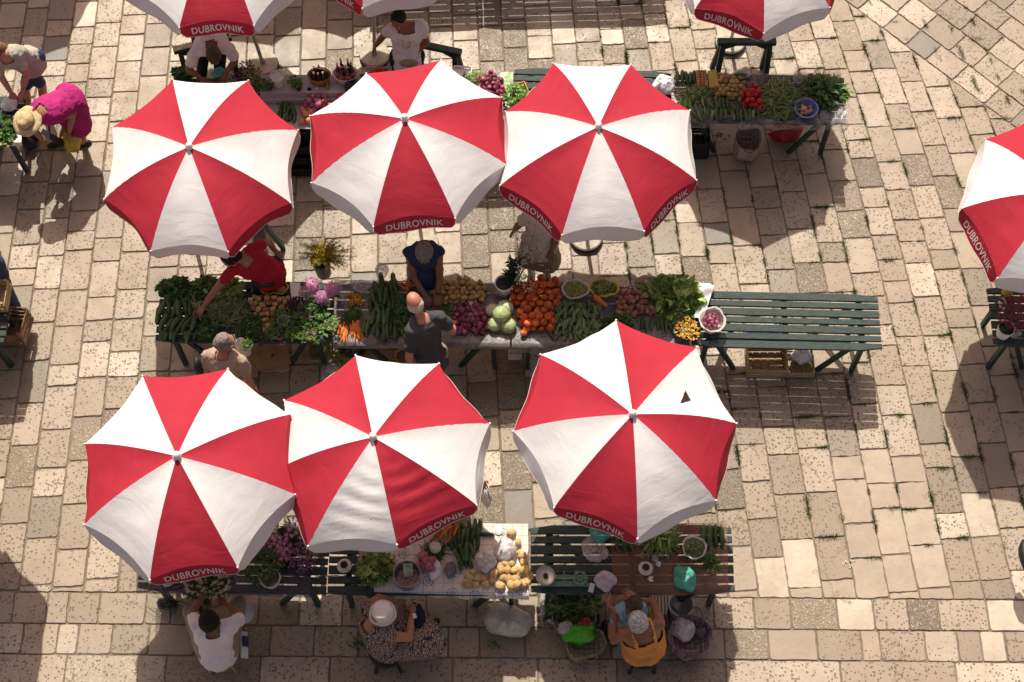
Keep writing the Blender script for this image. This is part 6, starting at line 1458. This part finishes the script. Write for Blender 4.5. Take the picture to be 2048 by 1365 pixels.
mb = MB(); mb.tube([P(417, 728, 1.30), P(420, 708, 1.47), P(431, 702, 1.49), P(432, 722, 1.30), P(434, 750, 1.05)], .013, 6); build(mb, 'strap', 'leather', t)
mb = MB(); mb.ell(P(398, 732, 1.22), [(.06, 0, 0), (0, .09, 0), (0, 0, .14)], 14, 10, nz=.2); build(mb, 'backpack', 'leather', t)
bag('white carrier bag of greens held by the man with glasses', 489, 702, 17, 21, .22, 'bag_white', z=.95, rot=.8)
mb = MB(); c = P(494, 690, 1.19)
for k in range(14): mb.leaf(c, V((rnd.gauss(0, 1), rnd.gauss(0, 1), .5)), (0, 0, 1), .07, .05, .2)
tag(build(mb, 'lettuce', 'herb'), 'green leaves peeping from the carrier bag of the man with glasses', 'lettuce')
# woman in floral dress
t, q = person('woman in a pale floral blouse and beige skirt half hidden by an umbrella', dict(H=(1090, 410, 1.58), N=(1086, 425, 1.42), Sa=(1058, 430, 1.36), Sb=(1108, 440, 1.36), Ea=(1036, 452, 1.14), Wa=(1028, 462, .98), Eb=(1113, 474, 1.12), Wb=(1104, 502, .97), P=(1080, 480, .92), Ka=(1064, 520, .47), Fa=(1062, 556, 0), Kb=(1092, 524, .47), Fb=(1094, 562, 0)), 'skin_brown', (-.5, -1, -.3), (0, -.3, 1), 'floral_cloth', .5, 'cloth_khaki', skirt=True, leglen=.85, hair='hair_dark', fat=1.2, topdrop=.10)
# seated trio
t, q = person('dark haired woman in a white blouse seated at the white flower buckets', dict(H=(420, 1240, 1.16), N=(426, 1258, 1.02), Sa=(392, 1250, .96), Sb=(470, 1246, .96), Ea=(383, 1226, .78), Wa=(411, 1186, .84), Eb=(482, 1232, .76), Wb=(450, 1208, .72), P=(434, 1302, .50), Ka=(380, 1222, .50), Kb=(478, 1208, .50), Fa=(396, 1244, 0), Fb=(466, 1236, 0)), 'skin_brown', (.1, 1, -.5), (.0, .15, 1), 'cloth_white', .5, 'cloth_khaki', leglen=1., hair='hair_dark', hairk=1.12, fat=1.16, topdrop=.04)
def stool(label, px, py, mat, h=.42, r=.17):
    c = P(px, py, h) - V((0, 0, h)); t = thing('stool', label, 'stool', c); mb = MB(); mb.lathe(c + V((0, 0, h-.04)), [(.001, 0), (r, 0), (r*1.02, .03), (r*.9, .038), (.001, .038)], 24); build(mb, 'seat', mat, t)
    for k in range(4): a = .8 + k*1.571; mb = MB(); mb.bar(c + V((math.cos(a)*r*.7, math.sin(a)*r*.7, h-.04)), c + V((math.cos(a)*r*1.05, math.sin(a)*r*1.05, 0)), .028, .028); build(mb, 'leg', mat, t, smooth=False)
stool('wooden stool under the woman in the white blouse', 436, 1304, 'wood', .36); stool('black stool under the woman in the patterned dress', 772, 1302, 'black_plastic', .36); stool('black stool under the woman in the orange top', 1288, 1304, 'black_plastic', .36)
mb = MB(); c = P(488, 1290, .36); mb.box(c, .08, .26, .02, .1, M3=Matrix.Rotation(.12, 3, 'Z') @ Matrix.Rotation(.9, 3, 'Y')); mb.box(c + V((.012, .03, .014)), .06, .10, .03, M3=Matrix.Rotation(.12, 3, 'Z') @ Matrix.Rotation(.9, 3, 'Y'), mi=1); tag(build(mb, 'magazine', ['paper', 'denim'], smooth=False), 'pale magazine with a blue picture beside the woman in the white blouse', 'magazine')
mb = MB(); mb.lathe(P(489, 1226, .35), [(.001, 0), (.09, .01), (.10, .02), (.001, .03)], 24, squash=1.2); tag(build(mb, 'plate', 'porcelain'), 'white round tray beside the knee of the woman in white', 'tray')
t, q = person('stout woman in a patterned dress and white sun hat, seated', dict(H=(765, 1228, 1.14), N=(748, 1244, 1.0), Sa=(733, 1216, .96), Sb=(776, 1272, .94), Ea=(758, 1196, .78), Wa=(793, 1204, .66), Eb=(818, 1276, .72), Wb=(824, 1226, .68), P=(768, 1286, .50), Ka=(842, 1246, .50), Kb=(846, 1284, .48), Fa=(850, 1262, 0), Fb=(856, 1300, 0)), 'skin_tan', (1, .45, -.6), (.1, .0, 1), 'pattern_dress', .05, 'pattern_dress', skirt=True, leglen=1.0, hair='hair_grey', fat=1.36, topdrop=.0, hand='curl')
hat(t, q['Hd'] + q['u']*.035 + V((0, 0, .012)), V((.05, -.05, 1)), .128, 'hat_white', .098, .125, .025)
mb = MB(); mb.ell(P(836, 1234, .62), [(.075, 0, 0), (-.03, .14, 0), (0, 0, .07)], 18, 12, nz=.25); build(mb, 'lap_bag', 'cloth_navy', t)
mb = MB(); mb.box(P(829, 1232, .72), .035, .05, .004, .3); tag(build(mb, 'banknote', 'paper', smooth=False), 'small white slip in the fingers of the woman in the sun hat', 'paper slip')
t, q = person('silver haired woman in an orange tank top seated with a child on her lap', dict(H=(1274, 1243, 1.14), N=(1283, 1256, 1.01), Sa=(1250, 1268, .94), Sb=(1320, 1248, .94), Ea=(1228, 1282, .70), Wa=(1230, 1244, .76), Eb=(1306, 1204, .80), Wb=(1252, 1200, .84), P=(1288, 1300, .50), Ka=(1246, 1238, .50), Kb=(1312, 1230, .50), Fa=(1236, 1252, 0), Fb=(1312, 1246, 0)), 'skin_brown', (-.4, 1, -.6), (-.1, .2, 1), 'cloth_orange', .0, 'cloth_orange', leglen=.45, hair='hair_silver', hairk=1.12, fat=1.25, straps=True, scoop=.04)
t, q = person('small brown haired child in pale blue on the lap of the woman in orange', dict(H=(1268, 1206, 1.02), N=(1264, 1214, .90), Sa=(1247, 1218, .86), Sb=(1281, 1216, .86), Ea=(1230, 1224, .76), Wa=(1225, 1214, .78), Eb=(1286, 1206, .78), Wb=(1270, 1196, .78), P=(1264, 1236, .60), Ka=(1231, 1238, .62), Kb=(1240, 1226, .62), Fa=(1222, 1276, .30), Fb=(1226, 1252, .34)), 'skin_tan', (-.3, 1, -.3), (-.1, .1, 1), 'cloth_sky', .3, 'cloth_sky', leglen=.4, hair='hair_brown', hs=.92, fat=.7, shoes=None)
mb = MB(); c = P(1222, 1284, .30); mb.box(c, .06, .13, .012, .4); mb.tube([c + V((-.03, .02, 0)), c + V((0, .02, .04)), c + V((.03, .02, 0))], .007, 6); tag(build(mb, 'sandal', 'leather'), 'small brown sandal dangling beside the green bag', 'sandal')
# left edge and hidden figures
t, q = person('person in blue jeans and a blue top cut by the left edge', dict(H=(-52, 462, 1.52), N=(-44, 478, 1.38), Sa=(-68, 490, 1.32), Sb=(-18, 484, 1.32), Ea=(-75, 530, 1.08), Wa=(-60, 560, .95), Eb=(-4, 508, 1.08), Wb=(-18, 540, .95), P=(-26, 528, .92), Kb=(10, 574, .48), Fb=(34, 618, 0), Ka=(-10, 590, .46), Fa=(4, 640, 0)), 'skin_tan', (-.2, -1, -.4), (0, -.2, 1), 'cloth_blue', .45, 'denim', leglen=1., hair='hair_brown', topdrop=.05)
t, q = person('person hidden by the wrinkled umbrella except a hand holding a bag', dict(H=(905, 850, 1.58), N=(905, 866, 1.42), Sa=(880, 874, 1.36), Sb=(930, 874, 1.36), Ea=(876, 910, 1.12), Wa=(878, 934, .95), Eb=(946, 916, 1.12), Wb=(963, 962, .86), P=(906, 912, .92), Fa=(895, 990, 0), Fb=(920, 990, 0)), 'skin_pink', (.2, -1, -.2), (0, 0, 1), 'cloth_beige', .5, 'cloth_khaki', hair='hair_brown')
bag('pale bag hanging beside the wrinkled umbrella', 971, 998, 14, 28, .30, 'bag_white', z=.40, rot=.3)
